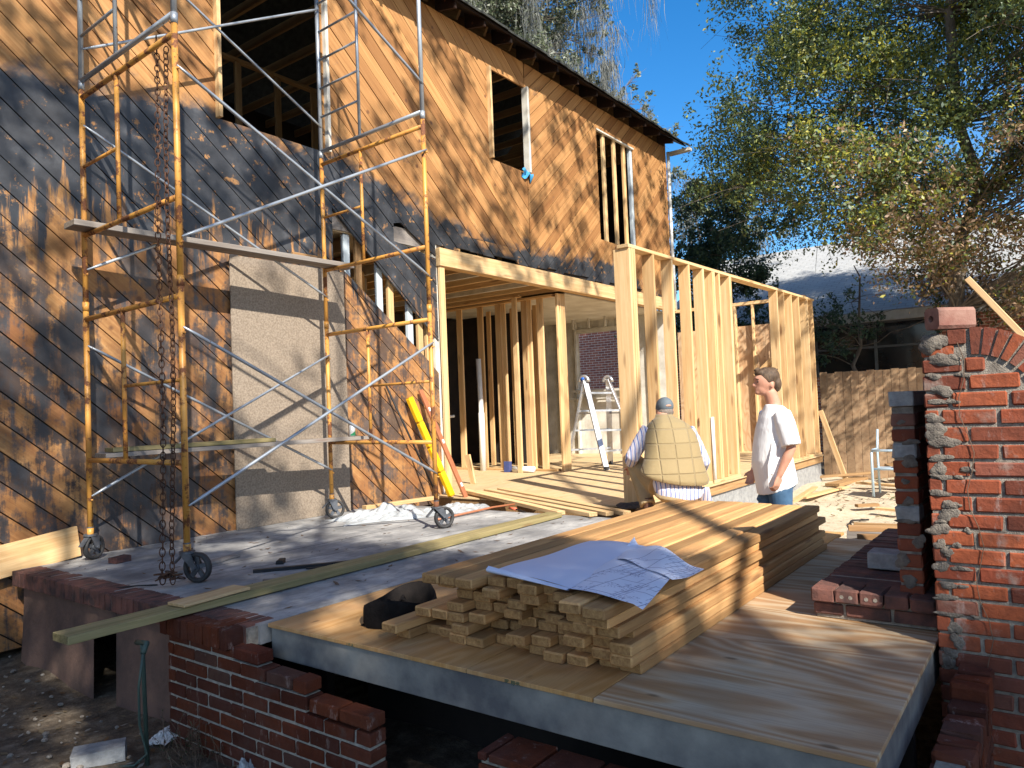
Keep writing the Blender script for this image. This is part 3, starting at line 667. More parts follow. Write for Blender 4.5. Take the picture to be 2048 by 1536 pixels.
for i in range(6): board('ceiling_joist',(3.0+i*.7,6.56,3.04),(3.0+i*.7,10.9,3.04),.038,.17,PINED,H)
yy=3.60
for (ya,yb) in((3.60,4.70),(4.703,5.92),(5.923,7.14),(7.143,8.36),(8.363,11)):
    xx=6.93 if int(ya)%2 else 5.8
    while xx<14.3:
        if xx+2.43>6.95: b=MB(); b.box((max(xx,6.93),ya,-.016),(min(xx+2.435,14.34),yb,random.uniform(-.0008,.0008)),None,None,.001); b.build('subfloor_sheet',SUBF,H)
        xx+=2.44
b=MB(); b.box((6.95,3.60,-.2),(6.99,6.5,-.018)); b.build('floor_rim',PINED,H)
# header beam, post
board('header_beam',(7.16,6.405,3.05),(14.4,6.405,3.05),.075,.235,PINE,H,ch=.004)
board('header_beam',(7.17,6.49,3.052),(14.3,6.49,3.052),.075,.23,PINE2,H,ch=.004)
for dx in(0,.045): board('post',(7.22+dx,6.41+dx,0),(7.22+dx,6.41+dx,2.93),.038,.09,PINE,H,up=(1,0,0))
board('painted_stud',(7.14,6.47,0),(7.14,6.47,3.3),.04,.09,WHITEW,H,up=(1,0,0))
for dx in(0,.05,.10): board('post',(10.32+dx,6.62,0),(10.32+dx,6.62,2.92),.038,.14,PINE2,H,up=(1,0,0))
# partition of new studs, running back into the house
for i,y in enumerate((8.75,8.28,7.86,7.78,7.30,7.22,6.98)):
    board('stud',(10.30+.02*(i%2),y,.03),(10.30+.02*(i%2),y,2.88),.12 if i!=5 else .09,.038,PINE2 if i%3 else PINE,H,up=(1,0,0))
for y in (8.55,8.0,7.5): board('stud',(10.9,y,.03),(10.9,y,2.88),.09,.038,PINE2,H,up=(1,0,0))
board('stud',(9.95,7.25,-.0),(9.95,7.25,2.90),.09,.045,PINE,H,up=(1,0,0))
board('top_plate',(10.3,6.7,2.90),(10.3,9.6,2.90),.12,.038,PINE2,H); board('top_plate',(10.05,7.2,2.92),(10.05,9.6,2.92),.09,.038,PINE2,H)
board('sole_plate',(10.33,6.75,.02),(10.33,9.4,.02),.12,.035,PINE2,H)
# near-black inner walls, the darkness beyond the partition put into their colour
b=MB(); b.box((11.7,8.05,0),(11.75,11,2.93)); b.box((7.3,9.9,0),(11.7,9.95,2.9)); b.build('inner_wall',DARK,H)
for i in range(5): board('stud',(7.6+i*.5,9.4,0),(7.6+i*.5,9.4,2.93),.09,.038,PINED,H,up=(1,0,0))
# painted studs showing where boards were pulled off
for x,m in((5.72,BLUEW),(5.9,PINED),(6.22,BLUEW),(6.4,PINE2),(6.72,BLUEW),(6.9,PINE2),(7.05,PINE2)):
    board('wall_stud',(x,6.53,0),(x,6.53,3.12),.045,.09,m,H,up=(1,0,0))
for x in np.arange(5.6,7.2,.33): board('inner_stud',(x,7.6,0),(x,7.6,3.0),.04,.09,PINE2,H,up=(1,0,0))
b=MB(); b.box((3.6,7.9,0),(7.3,7.95,3.0)); b.build('inner_wall',basic('old_plaster',(.30,.26,.2),(.2,.16,.12),3.,.9),H)
board('rim_joist',(5.4,6.50,3.24),(7.3,6.50,3.24),.05,.2,GREYW,H)
board('short_header',(4.9,6.42,2.74),(5.35,6.42,2.74),.03,.09,PINED,H)
# end wall, painted, with window opening; y range 6.48..11
b=MB(); X1=14.30
for (y0,y1,z0,z1) in((6.48,7.62,0,2.95),(8.68,11,0,2.95),(7.62,8.68,0,1.40),(7.62,8.68,2.68,2.95)):
    y=y0
    while y<y1-.005:
        yy=min(y+.14,y1); b.box((X1,y+.002,z0),(X1+.02,yy-.002,z1),None,None,.0015); y+=.14
b.build('end_wall',WHITEW,H)
b=MB()
for y in (7.55,8.70,9.15,6.9): b.box((X1-.09,y,0),(X1-.004,y+.045,2.93))
b.box((X1-.12,7.5,1.36),(X1-.002,8.8,1.41)); b.box((X1-.06,7.58,2.66),(X1-.002,8.75,2.76)); b.box((X1-.16,7.4,1.20),(X1-.06,8.9,1.225))
for i,y in enumerate(np.arange(7.3,9.2,.4)): b.box((X1-.5,y,2.72),(X1-.46,y+.04,2.93))
b.build('end_wall_trim',WHITEW,H)
# sheathing inside the addition seen between studs (house wall side already open)
# window frames upstairs
def jamb(x0,x1,z0,z1,both=True,m=PINE):
    board('window_jamb',(x0-.02,YW-.03,z0),(x0-.02,YW-.03,z1),.04,.10,m,H,up=(0,1,0))
    if both: board('window_jamb',(x1+.02,YW-.02,z0),(x1+.02,YW-.02,z1),.04,.11,WHITEW,H,up=(0,1,0))
jamb(4.11,5.40,3.97,5.95); jamb(8.41,9.30,4.65,5.98); 
board('window_jamb',(9.36,YW-.035,4.66),(9.36,YW-.035,5.97),.03,.05,GREYW,H,up=(0,1,0))
for x,m in((11.82,PINE),(12.22,PINE),(12.6,PINE2),(12.86,BLUEW)):
    board('window_stud',(x,YW+.045,3.3),(x,YW+.045,5.97),.045 if m!=BLUEW else .06,.09,m,H,up=(1,0,0))
board('window_head',(11.5,YW+.0,5.955),(12.92,YW+.0,5.955),.05,.03,WHITEW,H)
# upstairs framing seen through the openings
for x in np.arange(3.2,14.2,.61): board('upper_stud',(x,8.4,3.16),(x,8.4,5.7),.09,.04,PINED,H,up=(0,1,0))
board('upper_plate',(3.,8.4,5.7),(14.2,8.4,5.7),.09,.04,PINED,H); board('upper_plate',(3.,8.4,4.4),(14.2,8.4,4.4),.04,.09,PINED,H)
for x in np.arange(3.0,14.2,.61):
    board('rafter',(x,6.50,6.56),(x,9.2,8.3),.04,.14,PINED,H); board('collar_tie',(x+.05,6.6,6.2),(x+.05,11,6.2),.04,.12,PINED,H)
board('brace',(4.6,6.9,5.9),(4.3,8.4,4.9),.09,.04,PINE2,H); board('brace',(5.6,8.3,3.5),(4.2,8.2,4.6),.09,.04,PINED,H)
# roof
b=MB()
def slab_(y0,z0,y1,z1,t,m,name,x0=-2.8,x1=14.78):
    b=MB(); b.prism([(y0,z0),(y1,z1),(y1,z1+t),(y0,z0+t)],x0,x1,None,'x'); return b.build(name,m,H)
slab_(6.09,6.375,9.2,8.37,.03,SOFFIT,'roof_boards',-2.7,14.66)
b=MB(); xq=-2.8
while xq<14.75:
    wq=random.uniform(.18,.4); yq=6.065-random.uniform(0,.03); 
    b.prism([(yq,6.398),(9.2,8.407),(9.2,8.44),(yq,6.43)],xq,min(xq+wq,14.80)-.004,None,'x'); xq+=wq
b.prism([(11.5,6.5),(9.2,8.407),(9.2,8.44),(11.5,6.53)],-2.8,14.8,None,'x')
b.build('roofing',ROOF,H)
for x in np.arange(-2.4,14.6,.61):
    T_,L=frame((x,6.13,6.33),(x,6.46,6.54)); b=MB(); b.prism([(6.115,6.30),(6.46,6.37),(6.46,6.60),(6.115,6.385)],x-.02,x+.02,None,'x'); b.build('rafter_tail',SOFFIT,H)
b=MB(); b.prism([(6.45,5.9),(11.0,5.9),(11.,6.8),(9.2,8.37),(6.45,6.57)],14.405,14.43,None,'x'); b.build('gable_wall',PINED,H)
b=MB(); b.box((14.66,6.02,6.30),(14.80,6.5,6.36)); b.build('white_trim',WHITEW,H)
b=MB(); b.tube([(14.44,6.40,6.28),(14.44,6.40,5.9),(14.45,6.41,4.5),(14.46,6.40,2.9)],.035,10); b.build('downspout',PVCB,H,True)
# blocked door: sheet panel
b=MB(); b.box((4.15,6.385,.0),(5.56,6.405,2.645),None,None,.003); tag(b.build('particle_board_panel',PANEL,None),'grey-tan particle board panel closing the doorway behind the scaffold','panel')
# low plywood under the pulled off boards
b=MB(); b.box((5.62,6.405,0),(7.10,6.42,1.38),None,None,.003)
# blue cloth at window
b=MB(); b.grid(lambda u,v:(9.12+.26*u,YW-.05-.03*math.sin(u*7+v*4),4.66-.10*v*(1+.4*math.sin(u*9))+.03*math.sin(u*12)),14,8)
o=b.build('blue_rag',BLUEC,None,True,fix=False); tag(o,'small blue rag hanging at the sill of the middle upstairs window','rag')
# ================= ADDITION STUD WALL
S=thing('stud_wall_addition','new pale pine stud wall of the ground floor addition behind the two men','stud wall',(7.1,3.7,0))
YF=3.64; zt=lambda x:2.76+(x-7.1)*.014
def stud(x,w=.14,m=PINE2,name='stud',t=.038): board(name,(x-t/2,YF+w/2,.04),(x-t/2,YF+w/2,zt(x)-.04),w,t,m,S,up=(1,0,0) if False else (1,0,0))
# board(): width is along 'y' of frame; with up=(1,0,0) thickness lies along world x
for i,x in enumerate((7.2,7.245,7.71,8.20,8.70,9.15,9.46,9.52,9.70,10.09,10.13,12.21,12.56,12.99,13.42,13.96,14.30)):
    stud(x,.14,PINE if i%2 else PINE2)
board('corner_stud',(7.13,YF+.10,.0),(7.13,YF+.10,zt(7.1)-.04),.19,.038,PINE,S,up=(1,0,0))
board('top_plate',(7.09,YF+.07,zt(7.1)-.0195),(14.4,YF+.07,zt(14.4)-.0195),.14,.038,PINE,S)
board('sole_plate',(7.17,YF+.07,.02),(10.14,YF+.07,.02),.14,.038,PINE,S); board('sole_plate',(12.17,YF+.07,.02),(14.4,YF+.07,.02),.14,.038,PINE,S)
board('rim_beam',(7.15,YF+.02,-.075),(14.4,YF+.02,-.075),.05,.13,PINED,S); 
b=MB(); b.box((7.2,YF+.03,-.7),(14.4,YF+.2,-.145)); b.build('foundation',BLOCK,S)
# end wall
E_=thing('end_stud_wall','pine stud end wall with plywood skin at the far end of the addition','stud wall',(14.5,5,0))
for y in (3.95,4.35,4.80,5.15,5.6,6.1): board('stud',(14.45,y,.04),(14.45,y,2.9),.09,.038,PINE,E_,up=(0,1,0))
board('top_plate',(14.45,3.8,2.93),(14.45,6.4,2.93),.10,.06,PINE,E_); board('sole_plate',(14.45,3.8,.02),(14.45,6.4,.02),.10,.038,PINE,E_)
b=MB(); b.box((14.50,3.8,0),(14.515,6.4,2.50)); b.build('plywood_skin',SHPLY,E_)
board('brace_block',(14.40,4.36,1.9),(14.40,4.80,1.5),.03,.09,PINE2,E_)
b=MB(); b.tube([(9.12,YF-.03,.05),(9.12,YF-.03,.85)],.022,10); tag(b.build('white_pipe',PVC,None,True),'short white plastic pipe standing against the new stud wall beside the crouching man','pipe')
board('leaning_brace',(14.62,3.30,-.50),(14.36,3.62,.80),.09,.038,PINE,None,up=(1,0,0),label='pale two-by-four brace leaning on the far corner of the stud wall',cat='brace')
# ================= SCAFFOLD
SA=math.radians(-2.35); sx0,sy0=2.732,6.179; SL,SW=2.316,1.5
def SP(l,w_,z): # l along the wall, w_ 0 back .. 1.5 front
    c,s_=math.cos(SA),math.sin(SA); return Vector((sx0+l*c+w_*s_, sy0+l*s_-w_*c, z))
SC=thing('scaffold','rolling tube scaffold tower, yellow below and grey above, standing against the house','scaffold',tuple(SP(1.15,.75,0)))
def arc_tube(b,p0,p1,r): b.tube([p0,p1],r,10)
def frame_y(l,zb,flip,m,top=True):
    b=MB(); r=.021
    for w_ in(0,SW): b.tube([SP(l,w_,zb),SP(l,w_,zb+1.765)],r,12)
    zl,zh=zb+.59,zb+1.70
    for z in(zl,zh): b.tube([SP(l,.0,z),SP(l,SW,z)],.0195,10)
    wi=.62 if not flip else .64
    b.tube([SP(l,wi,zl),SP(l,wi,zh)],.0165,10)
    zm=zl+.55
    b.tube([SP(l,0 if not flip else wi,zm),SP(l,wi if not flip else SW,zm)],.013,8)
    for w_ in(0,SW): # lock pins and collars
        for z in(zb+.28,zb+1.45):
            b.tube([SP(l,w_,z),SP(l,w_,z)+Vector((.0,-.045,0))],.007,6)
        b.tube([SP(l,w_,zb-.01),SP(l,w_,zb+.06)],.0245,12)
    return b.build('end_frame',m,SC,True)
def frame_g(l,zb,m):
    b=MB()
    for w_ in(0,SW): b.tube([SP(l,w_,zb),SP(l,w_,zb+1.9)],.021,12)
    b.tube([SP(l,0,zb+.06),SP(l,SW,zb+.06)],.0195,10); b.tube([SP(l,0,zb+1.85),SP(l,SW,zb+1.85)],.0195,10)
    wi=.62; b.tube([SP(l,wi,zb+.06),SP(l,wi,zb+1.85)],.016,10)
    for k in range(5): b.tube([SP(l,0,zb+.42+k*.30),SP(l,wi,zb+.42+k*.30)],.012,8)
    for w_ in(0,SW): b.tube([SP(l,w_,zb-.01),SP(l,w_,zb+.06)],.0245,12)
    return b.build('end_frame',m,SC,True)
for l in(0,SL):
    frame_y(l,.19,True,YELLOW); frame_y(l,1.965,False,YELLOW); frame_g(l,3.74,GALV)
def xbrace(w_,z0,z1,up):
    y=.03
    a,c=(SP(0,w_,z0),SP(SL,w_,z1)) if up else (SP(0,w_,z1),SP(SL,w_,z0))
    off=Vector((0,-.035 if up else -.02,0))
    b=MB(); b.tube([a+off,a+off+(c-a)*.04,a+off+(c-a)*.96,c+off],[.007,.0125,.0125,.007],8); b.build('cross_brace',GALV,SC,True)
for w_ in(0,SW):
    for z0,z1 in((.50,1.68),(2.28,3.44),(4.05,5.3)):
        xbrace(w_,z0,z1,True); xbrace(w_,z0,z1,False)
for l,w_,yaw in((0,SW,-1.15),(SL,SW,-.35),(0,0,.4),(SL,0,-.5)):
    P=SP(l,w_,0); R=.098
    d=Vector((math.cos(yaw),math.sin(yaw),0)); n=Vector((-d.y,d.x,0)); C=P+d*.075+Vector((0,0,R))
    if w_==0: C=P+d*.03+Vector((0,0,R))
    b=MB(); b.tube([P+Vector((0,0,.195)),P+Vector((0,0,.26))],.024,12); b.tube([P+Vector((0,0,.190)),P+Vector((0,0,.204))],.05,16)
    for s_ in(-1,1):
        q=[P+n*.034*s_-d*.035+Vector((0,0,.19)),P+n*.034*s_+d*.05+Vector((0,0,.19)),C+n*.034*s_+d*.018,C+n*.034*s_-d*.02]
        q2=[v+n*.006*s_ for v in q]; b.add(q+q2,[(0,1,2,3),(7,6,5,4),(0,4,5,1),(1,5,6,2),(2,6,7,3),(3,7,4,0)])
    b.tube([C-n*.05,C+n*.05],.012,8); b.beam(P-d*.03+Vector((0,0,.185)),P-d*.10+Vector((0,0,.12)),.04,.008)
    f=b.build('caster_fork',CAST,SC); 
    b=MB(); seg=36
    prof=[(.074,-.02),(.088,-.024),(.096,-.016),(R,0),(.096,.016),(.088,.024),(.074,.02),(.070,0)]
    vs=[]
    for k in range(seg):
        a=2*math.pi*k/seg; e=d*math.cos(a)+Vector((0,0,1))*math.sin(a)
        for rr,t in prof: vs.append(C+e*rr+n*t)
    m_=len(prof); b.add(vs,[(k*m_+i,((k+1)%seg)*m_+i,((k+1)%seg)*m_+(i+1)%m_,k*m_+(i+1)%m_) for k in range(seg) for i in range(m_)])
    wobj=b.build('wheel',RUBBER,f,True)
    b=MB(); b.tube([C-n*.022,C+n*.022],.022,14)
    for k in range(5):
        a=2*math.pi*k/5+.3; e=d*math.cos(a)+Vector((0,0,1))*math.sin(a); b.beam(C+e*.015,C+e*.075,.03,.014,tuple(n))
    b.build('wheel_spokes',CAST,f)
# scaffold planks
GP='planks lying on the scaffold'
board('scaffold_plank',SP(-.16,.13,2.60),SP(2.52,.13,2.595),.20,.045,GREYW,None,label='long weathered plank on the upper yellow rungs of the scaffold',cat='plank',group=GP)
board('scaffold_plank',SP(.02,.16,.815),SP(2.62,.16,.815),.20,.035,GREYW,None,label='long grey plank on the lowest rungs of the scaffold',cat='plank',group=GP)
board('scaffold_plank',SP(.10,.12,.853),SP(1.55,.13,.853),.15,.035,TREAT,None,label='short greenish plank lying on the lowest grey scaffold plank',cat='plank',group=GP)
# chains
def chain(name,p0,p1,label,seed):
    R=random.Random(seed); L=(Vector(p1)-Vector(p0)).length; pitch=.043; n=int(L/pitch); b=MB()
    lr,lw,wr=.029,.0165,.0042
    for i in range(n):
        t=i/(n-1); c=Vector(p0).lerp(Vector(p1),t)+Vector((.012*math.sin(t*9+seed)+R.uniform(-.002,.002),.012*math.cos(t*7),0))
        a=(i%2)*math.pi/2+R.uniform(-.25,.25)+seed; u=Vector((math.cos(a),math.sin(a),0)); z=(Vector(p1)-Vector(p0)).normalized(); v=u.cross(z)
        seg=12;ring=6;vs=[]
        for k in range(seg):
            q=2*math.pi*k/seg; d=z*math.cos(q)*lr+u*math.sin(q)*lw; dn=d.normalized()
            for j in range(ring):
                w_=2*math.pi*j/ring; vs.append(c+d+dn*math.cos(w_)*wr+v*math.sin(w_)*wr)
        b.add(vs,[(k*ring+j,((k+1)%seg)*ring+j,((k+1)%seg)*ring+(j+1)%ring,k*ring+(j+1)%ring) for k in range(seg) for j in range(ring)])
    # coil on the slab
    e=Vector(p1)
    for i in range(9):
        a=R.uniform(0,6.28); c=e+Vector((R.uniform(-.04,.04),R.uniform(-.04,.05),R.uniform(.005,.05))); vs=[]
        z=Vector((math.cos(a),math.sin(a),R.uniform(-.4,.4))).normalized(); u=z.cross(Vector((0,0,1))).normalized(); v=u.cross(z)
        for k in range(12):
            q=2*math.pi*k/12; d=z*math.cos(q)*lr+u*math.sin(q)*lw; dn=d.normalized()
            for j in range(6):
                w_=2*math.pi*j/6; vs.append(c+d+dn*math.cos(w_)*wr+v*math.sin(w_)*wr)
        b.add(vs,[(k*6+j,((k+1)%12)*6+j,((k+1)%12)*6+(j+1)%6,k*6+(j+1)%6) for k in range(12) for j in range(6)])
    tag(b.build(name,RUST,None,True,fix=False),label,'chain',None)
chain('hanging_chain',SP(0.02,1.20,3.74),(2.50,4.66,.05),'rusty chain hanging from the top of the scaffold, the one farther left',1)
chain('hanging_chain',SP(0.02,1.33,3.62),(2.54,4.60,.05),'rusty chain hanging close behind the front scaffold post',2)
# ================= THINGS ON THE TERRACE
board('treated_plank',(1.60,3.955,.028),(5.98,3.975,.028),.165,.042,TREAT,None,label='long greenish treated plank lying on the terrace and jutting past its brick edge',cat='plank')
board('offcut_board',(2.17,3.93,.061),(2.60,3.97,.061),.15,.018,PINE,None,label='short pale offcut board lying on top of the long treated plank',cat='board')
board('leaning_plank',(.9,6.33,-.08),(2.72,6.36,.14),.04,.24,PINE2,None,label='wide yellowish plank propped along the foot of the dark wall at far left',cat='plank')
GB='loose boards lying between the deck and the terrace'
for i,(p,q,t) in enumerate((((7.25,6.2,.045),(6.10,3.98,.025),'shortest of the two-by-fours lying from the new deck onto the terrace'),((7.15,5.9,.045),(6.10,3.62,.03),'front two-by-four of the trio laid from the deck towards the lumber pile'),((7.35,5.9,.045),(6.20,3.50,.03),'middle two-by-four of the trio laid from the deck towards the lumber pile'),((7.5,5.8,.045),(6.28,3.36,.03),'rear two-by-four of the trio laid from the deck towards the lumber pile'))):
    board('loose_board',p,q,.089,.038,PINE,None,label=t,cat='board',group=GB)
board('loose_board',(6.7,6.15,.02),(5.7,6.33,.02),.09,.04,PINE2,None,label='short pale board lying along the wall behind the right scaffold wheel',cat='board')
# yellow level, wooden level, bar
def leaner(name,p0,p1,w_,t,m,label,cat): return board(name,p0,p1,w_,t,m,None,up=(0,1,0),ch=.006,label=label,cat=cat)
T=thing('yellow_tube','long bright yellow segmented tube leaning on the sheathing between scaffold and deck','tube',(6.9,6.1,0))
P0,P1=Vector((6.88,6.07,.02)),Vector((6.50,6.36,1.24)); b=MB()
for k in range(4):
    a=P0.lerp(P1,k/4+.004); c=P0.lerp(P1,(k+1)/4-.004); b.beam(a,c,.085,.07,(0,1,0),None,.012)
b.build('tube_segments',YPLAST,T); b=MB(); b.beam(P0,P1,.07,.055,(0,1,0)); b.build('inner_core',flat('amber',(.6,.3,.01)),T)
T=thing('spirit_level','worn red-brown spirit level leaning on the wall beside the yellow tube','level',(6.95,6.0,0))
L0,L1=Vector((6.98,5.93,.0)),Vector((6.72,6.38,1.33)); b=MB(); b.beam(L0,L1,.065,.03,(0,1,0),None,.003); b.build('level_body',REDW,T)
for k in(.1,.5,.8):
    b=MB(); a=L0.lerp(L1,k)+Vector((0,-.017,0)); c=L0.lerp(L1,k+.035)+Vector((0,-.017,0)); b.beam(a,c,.03,.012,(0,1,0)); b.build('vial_window',WHITEP,T)
b=MB(); b.tube([(6.78,6.20,.0),(6.15,6.39,1.39)],.012,8); tag(b.build('iron_bar',BLACKM,None,True),'thin dark iron bar leaning on the orange sheathing','bar')
# can
T=thing('drink_can','green and silver drink can standing on the lowest scaffold plank','can',tuple(SP(2.47,.17,.833)))
c0=SP(2.47,.17,.833); b=MB()
b.tube([c0,c0+Vector((0,0,.006)),c0+Vector((0,0,.108)),c0+Vector((0,0,.12))],[.026,.032,.032,.026],20); b.build('can_body',CANW,T,True)
b=MB(); n=20; vs=[];
for k in range(n+1):
    a=math.pi+.2+ k/n*math.pi*1.1; vs+= [c0+Vector((.0328*math.cos(a),.0328*math.sin(a),.008)),c0+Vector((.0328*math.cos(a),.0328*math.sin(a),.02+.075*k/n))]
b.add(vs,[(2*k,2*k+2,2*k+3,2*k+1) for k in range(n)]); b.build('green_print',CANG,T,True,fix=False)
# plastic film
def crumple(name,cx,cy,z,w_,d,h,m,label,cat,seed,rot=0,n=26,freq=6,parent=None,z0=0):
    R=random.Random(seed); ph=[R.uniform(0,6.28) for _ in range(12)]; c,s_=math.cos(rot),math.sin(rot); b=MB()
    def f(u,v):
        x=(u-.5)*w_*(1+.12*math.sin(v*7+ph[0])); y=(v-.5)*d*(1+.18*math.sin(u*6+ph[1]))
        e=math.sin(math.pi*u)**.6*math.sin(math.pi*v)**.6
        q=abs(math.sin(u*freq+ph[2]+2*math.sin(v*3+ph[3])))*abs(math.sin(v*freq*.8+ph[4]+1.5*math.sin(u*4+ph[5])))
        q=.55*q+.3*abs(math.sin(u*freq*2.3+v*5+ph[6]))+.2*abs(math.sin(v*freq*2.9-u*7+ph[7]))
        return (cx+x*c-y*s_,cy+x*s_+y*c,z+z0+.004+h*e*q*(.8+.2*math.sin(u*31+v*17)))
    b.grid(f,n,n); o=b.build(name,m,parent,False,fix=False)
    if label: tag(o,label,cat)
    return o
crumple('plastic_sheet',5.35,5.62,0,1.0,.62,.16,PLASTIC,'crumpled clear plastic film on the terrace at the right rear scaffold wheel','plastic sheet',3,-.35,40,7)
crumple('plastic_sheet',6.0,5.25,0,.75,.45,.10,PLASTIC,'flatter whitish plastic film on the terrace beside the front scaffold wheel','plastic sheet',5,-.4,34,7)
b=MB(); b.tube([(5.3,4.9,.02),(6.2,4.9,.025),(6.9,4.75,.02)],.012,6); tag(b.build('thin_rod',REDW,None,True),'thin reddish rod lying on the terrace behind the front scaffold wheel','rod')
T=thing('screwdriver','small orange-handled tool lying on the terrace by the loose boards','hand tool',(6.25,4.6,.01))
b=MB(); b.tube([(6.25,4.72,.02),(6.2,4.6,.02)],[.014,.016],8); b.build('handle',flat('orange_handle',(.7,.15,.08)),T,True); b=MB(); b.tube([(6.2,4.6,.02),(6.12,4.42,.01)],.006,6); b.build('shaft',BLACKM,T)
# small rubble
def chunk(name,p,sz,yaw,m,label,cat):
    T_=Matrix.Translation(p)@Matrix.Rotation(yaw,4,'Z'); b=MB(); b.box((-sz[0]/2,-sz[1]/2,0),(sz[0]/2,sz[1]/2,sz[2]),None,T_,.004,.004); return tag(b.build(name,m,None),label,cat)
chunk('brick_piece',(2.80,5.86,0),(.13,.09,.045),.2,BRICKD,'broken brick piece beside the left rear scaffold leg','brick piece')
chunk('wood_scrap',(3.05,5.10,0),(.10,.62,.02),1.85,GREYW,'flat pale wood scrap on the terrace behind the left front wheel','wood scrap')
chunk('wood_scrap',(3.35,4.62,0),(.09,.05,.03),.7,BLACKM,'small black block on the terrace right of the left front wheel','block')
chunk('slate_piece',(2.92,4.10,0),(.22,.13,.012),1.0,CAST,'blue-grey slate piece lying beside the left front wheel','slate piece')
chunk('wood_scrap',(3.05,4.00,0),(.15,.05,.01),.2,REDW,'small reddish sliver beside the blue-grey slate piece','wood scrap')
b=MB(); b.beam((3.05,4.52,.012),(3.68,4.05,.014),.035,.02,r=.3); b.beam((3.3,4.27,.008),(3.46,4.1,.008),.02,.008); tag(b.build('tar_strip',BLACKM,None),'long black strip of tar paper lying on the terrace','strip')
b=MB(); b.tube([(2.34,4.95,.004),(2.42,4.85,.012),(2.52,4.78,.004)],.005,6); tag(b.build('dark_stick',BLACKM,None),'short dark stick lying left of the left front wheel','stick')
b=MB(); Rr=random.Random(4)
for i in range(150):
    x=Rr.uniform(2.5,6.1);y=Rr.uniform(3.45,6.3); a=Rr.uniform(0,6.28); s_=Rr.uniform(.008,.035)
    p=Vector((x,y,.003)); d=Vector((math.cos(a),math.sin(a),0))*s_; n=Vector((-d.y,d.x,0))*.4
    b.add([p-d,p-n,p+d+Vector((0,0,.006)),p+n],[(0,1,2,3)])
tag(b.build('debris_scatter',TWIG,None,fix=False),'fallen leaf bits and splinters scattered over the terrace','debris',None,'stuff')
b=MB()
for i in range(500):
    x=Rr.uniform(.9,2.2);y=Rr.uniform(2.4,6.9); a=Rr.uniform(0,6.28); s_=Rr.uniform(.008,.03)
    p=Vector((x,y,gz(x,y)+.012)); d=Vector((math.cos(a),math.sin(a),Rr.uniform(-.3,.3)))*s_; n=Vector((-d.y,d.x,0))*.5
    b.add([p-d,p-n,p+d,p+n],[(0,1,2,3)])
bp=MB()
for i in range(170):
    x=Rr.uniform(.9,2.25);y=Rr.uniform(2.4,6.9); s_=Rr.uniform(.006,.022); bp.ell((x,y,gz(x,y)+.01),(s_,s_*Rr.uniform(.5,1),s_*.6),7,5,Euler((0,0,Rr.uniform(0,3))))
tag(bp.build('pebbles',MORTAR,None),'small stones and mortar crumbs scattered on the dirt at lower left','pebbles',None,'stuff')
tag(b.build('leaf_litter',m_leaf('litter',[(.16,.09,.04),(.10,.06,.03),(.22,.17,.1),(.30,.28,.24)]),None,fix=False),'dead leaf litter on the dirt at lower left','leaf litter',None,'stuff')
# ================= LUMBER PILE
def sb(x,y,z,L,r,label,group='two-by-fours of the lumber pile',dy=0.):
    o=board('lumber_board',(x,y,z),(x+L,y+dy,z),.098,.0432,STACKW,None,ch=.006,r=r,label=label,cat='board',group=group); return o
ordn='first second third fourth fifth sixth seventh eighth ninth tenth eleventh twelfth'.split(); R=random.Random(21); layers=7; yL,yR=2.44,1.385
names=['bottom','second','third','fourth','fifth','sixth','top']
for k in range(layers):
    nb=10 if k in(0,1,2) else (9 if k<5 else 10); y=yR+.05+R.uniform(-.022,.022)
    for i in range(nb):
        x0=2.57+R.uniform(-.03,.09)
        if k==6: x0=2.50+R.uniform(-.03,.03)
        if 2<i<8 and 0<k<7: x0+=R.uniform(.0,.12)
        if i<2 and k in(4,5,6): x0-=R.uniform(.10,.17)
        if i==0 and k==1: x0-=.10
        if i==0 and k in (3,4): x0+=.0
        if y>2.49: break
        sb(x0,y,.0225+.0445*k,5.33-x0+R.uniform(-.03,.03)+(.1 if i==0 and k in(0,2,4) else 0),None,'%s two-by-four from the right in the %s layer of the lumber pile'%(ordn[i],names[k]),dy=R.uniform(-.006,.006))
        y+=.1005+R.uniform(0,.005)+(.02 if R.random()<.08 else 0)
for i,(x,y,k) in enumerate(((2.50,2.545,0),(2.62,2.455,0),(2.42,2.55,1),(2.58,2.49,2))):
    sb(x,y,.0225+.0445*k,1.9,None,['pine two-by-four on the deck sticking out at the left foot of the pile','outermost pine two-by-four lying on the deck left of the pile','pine two-by-four with split end jutting toward the black tool bag','short reddish board end resting left of the pile'][i])
# plans
b=MB()
def pz(x,y): return .331
def fpl(u,v):
    # u along x (0 near .. 1 far), v along y (0 left .. 1 right)
    A_,B_,C_,D_=(Vector((2.60,2.08)),Vector((3.42,2.06)),Vector((3.40,1.72)),Vector((2.50,1.60)))
    p=(A_*(1-u)+B_*u)*(1-v)+(D_*(1-u)+C_*u)*v
    z=.336+.012*math.sin(v*3.1)+.004*math.sin(u*9)
    return (p.x,p.y,z)
b.grid(fpl,20,14); 
T=thing('building_plans','large folded sheets of printed building plans lying on the lumber pile','paper plans',(2.9,1.8,.33))
b.build('folded_sheet',PAPERB,T,True,fix=False)
b=MB()
for k in range(3): b.grid(lambda u,v,k=k:(2.60-.10*u+ .004*k,2.08+.0-.48*u+ .0*v,0) ,2,2) if False else None
def curl(u,v): # rolled near-left edge
    a=-math.pi*.5+v*math.pi*1.25; r=.022+.004*u
    px=2.60-.10*u; py=2.085-.485*u
    return (px-.012+ (r*math.cos(a)*-1.0)*.8+.01, py+.006, .352+r*math.sin(a)*.8) if False else (px-.004-r*math.sin(math.pi*v)*.9, py+.004, .331+.03*(1-u*.75)*v)
b.grid(curl,14,10); b.build('curled_edge',PAPERB,T,True,fix=False)
b=MB()
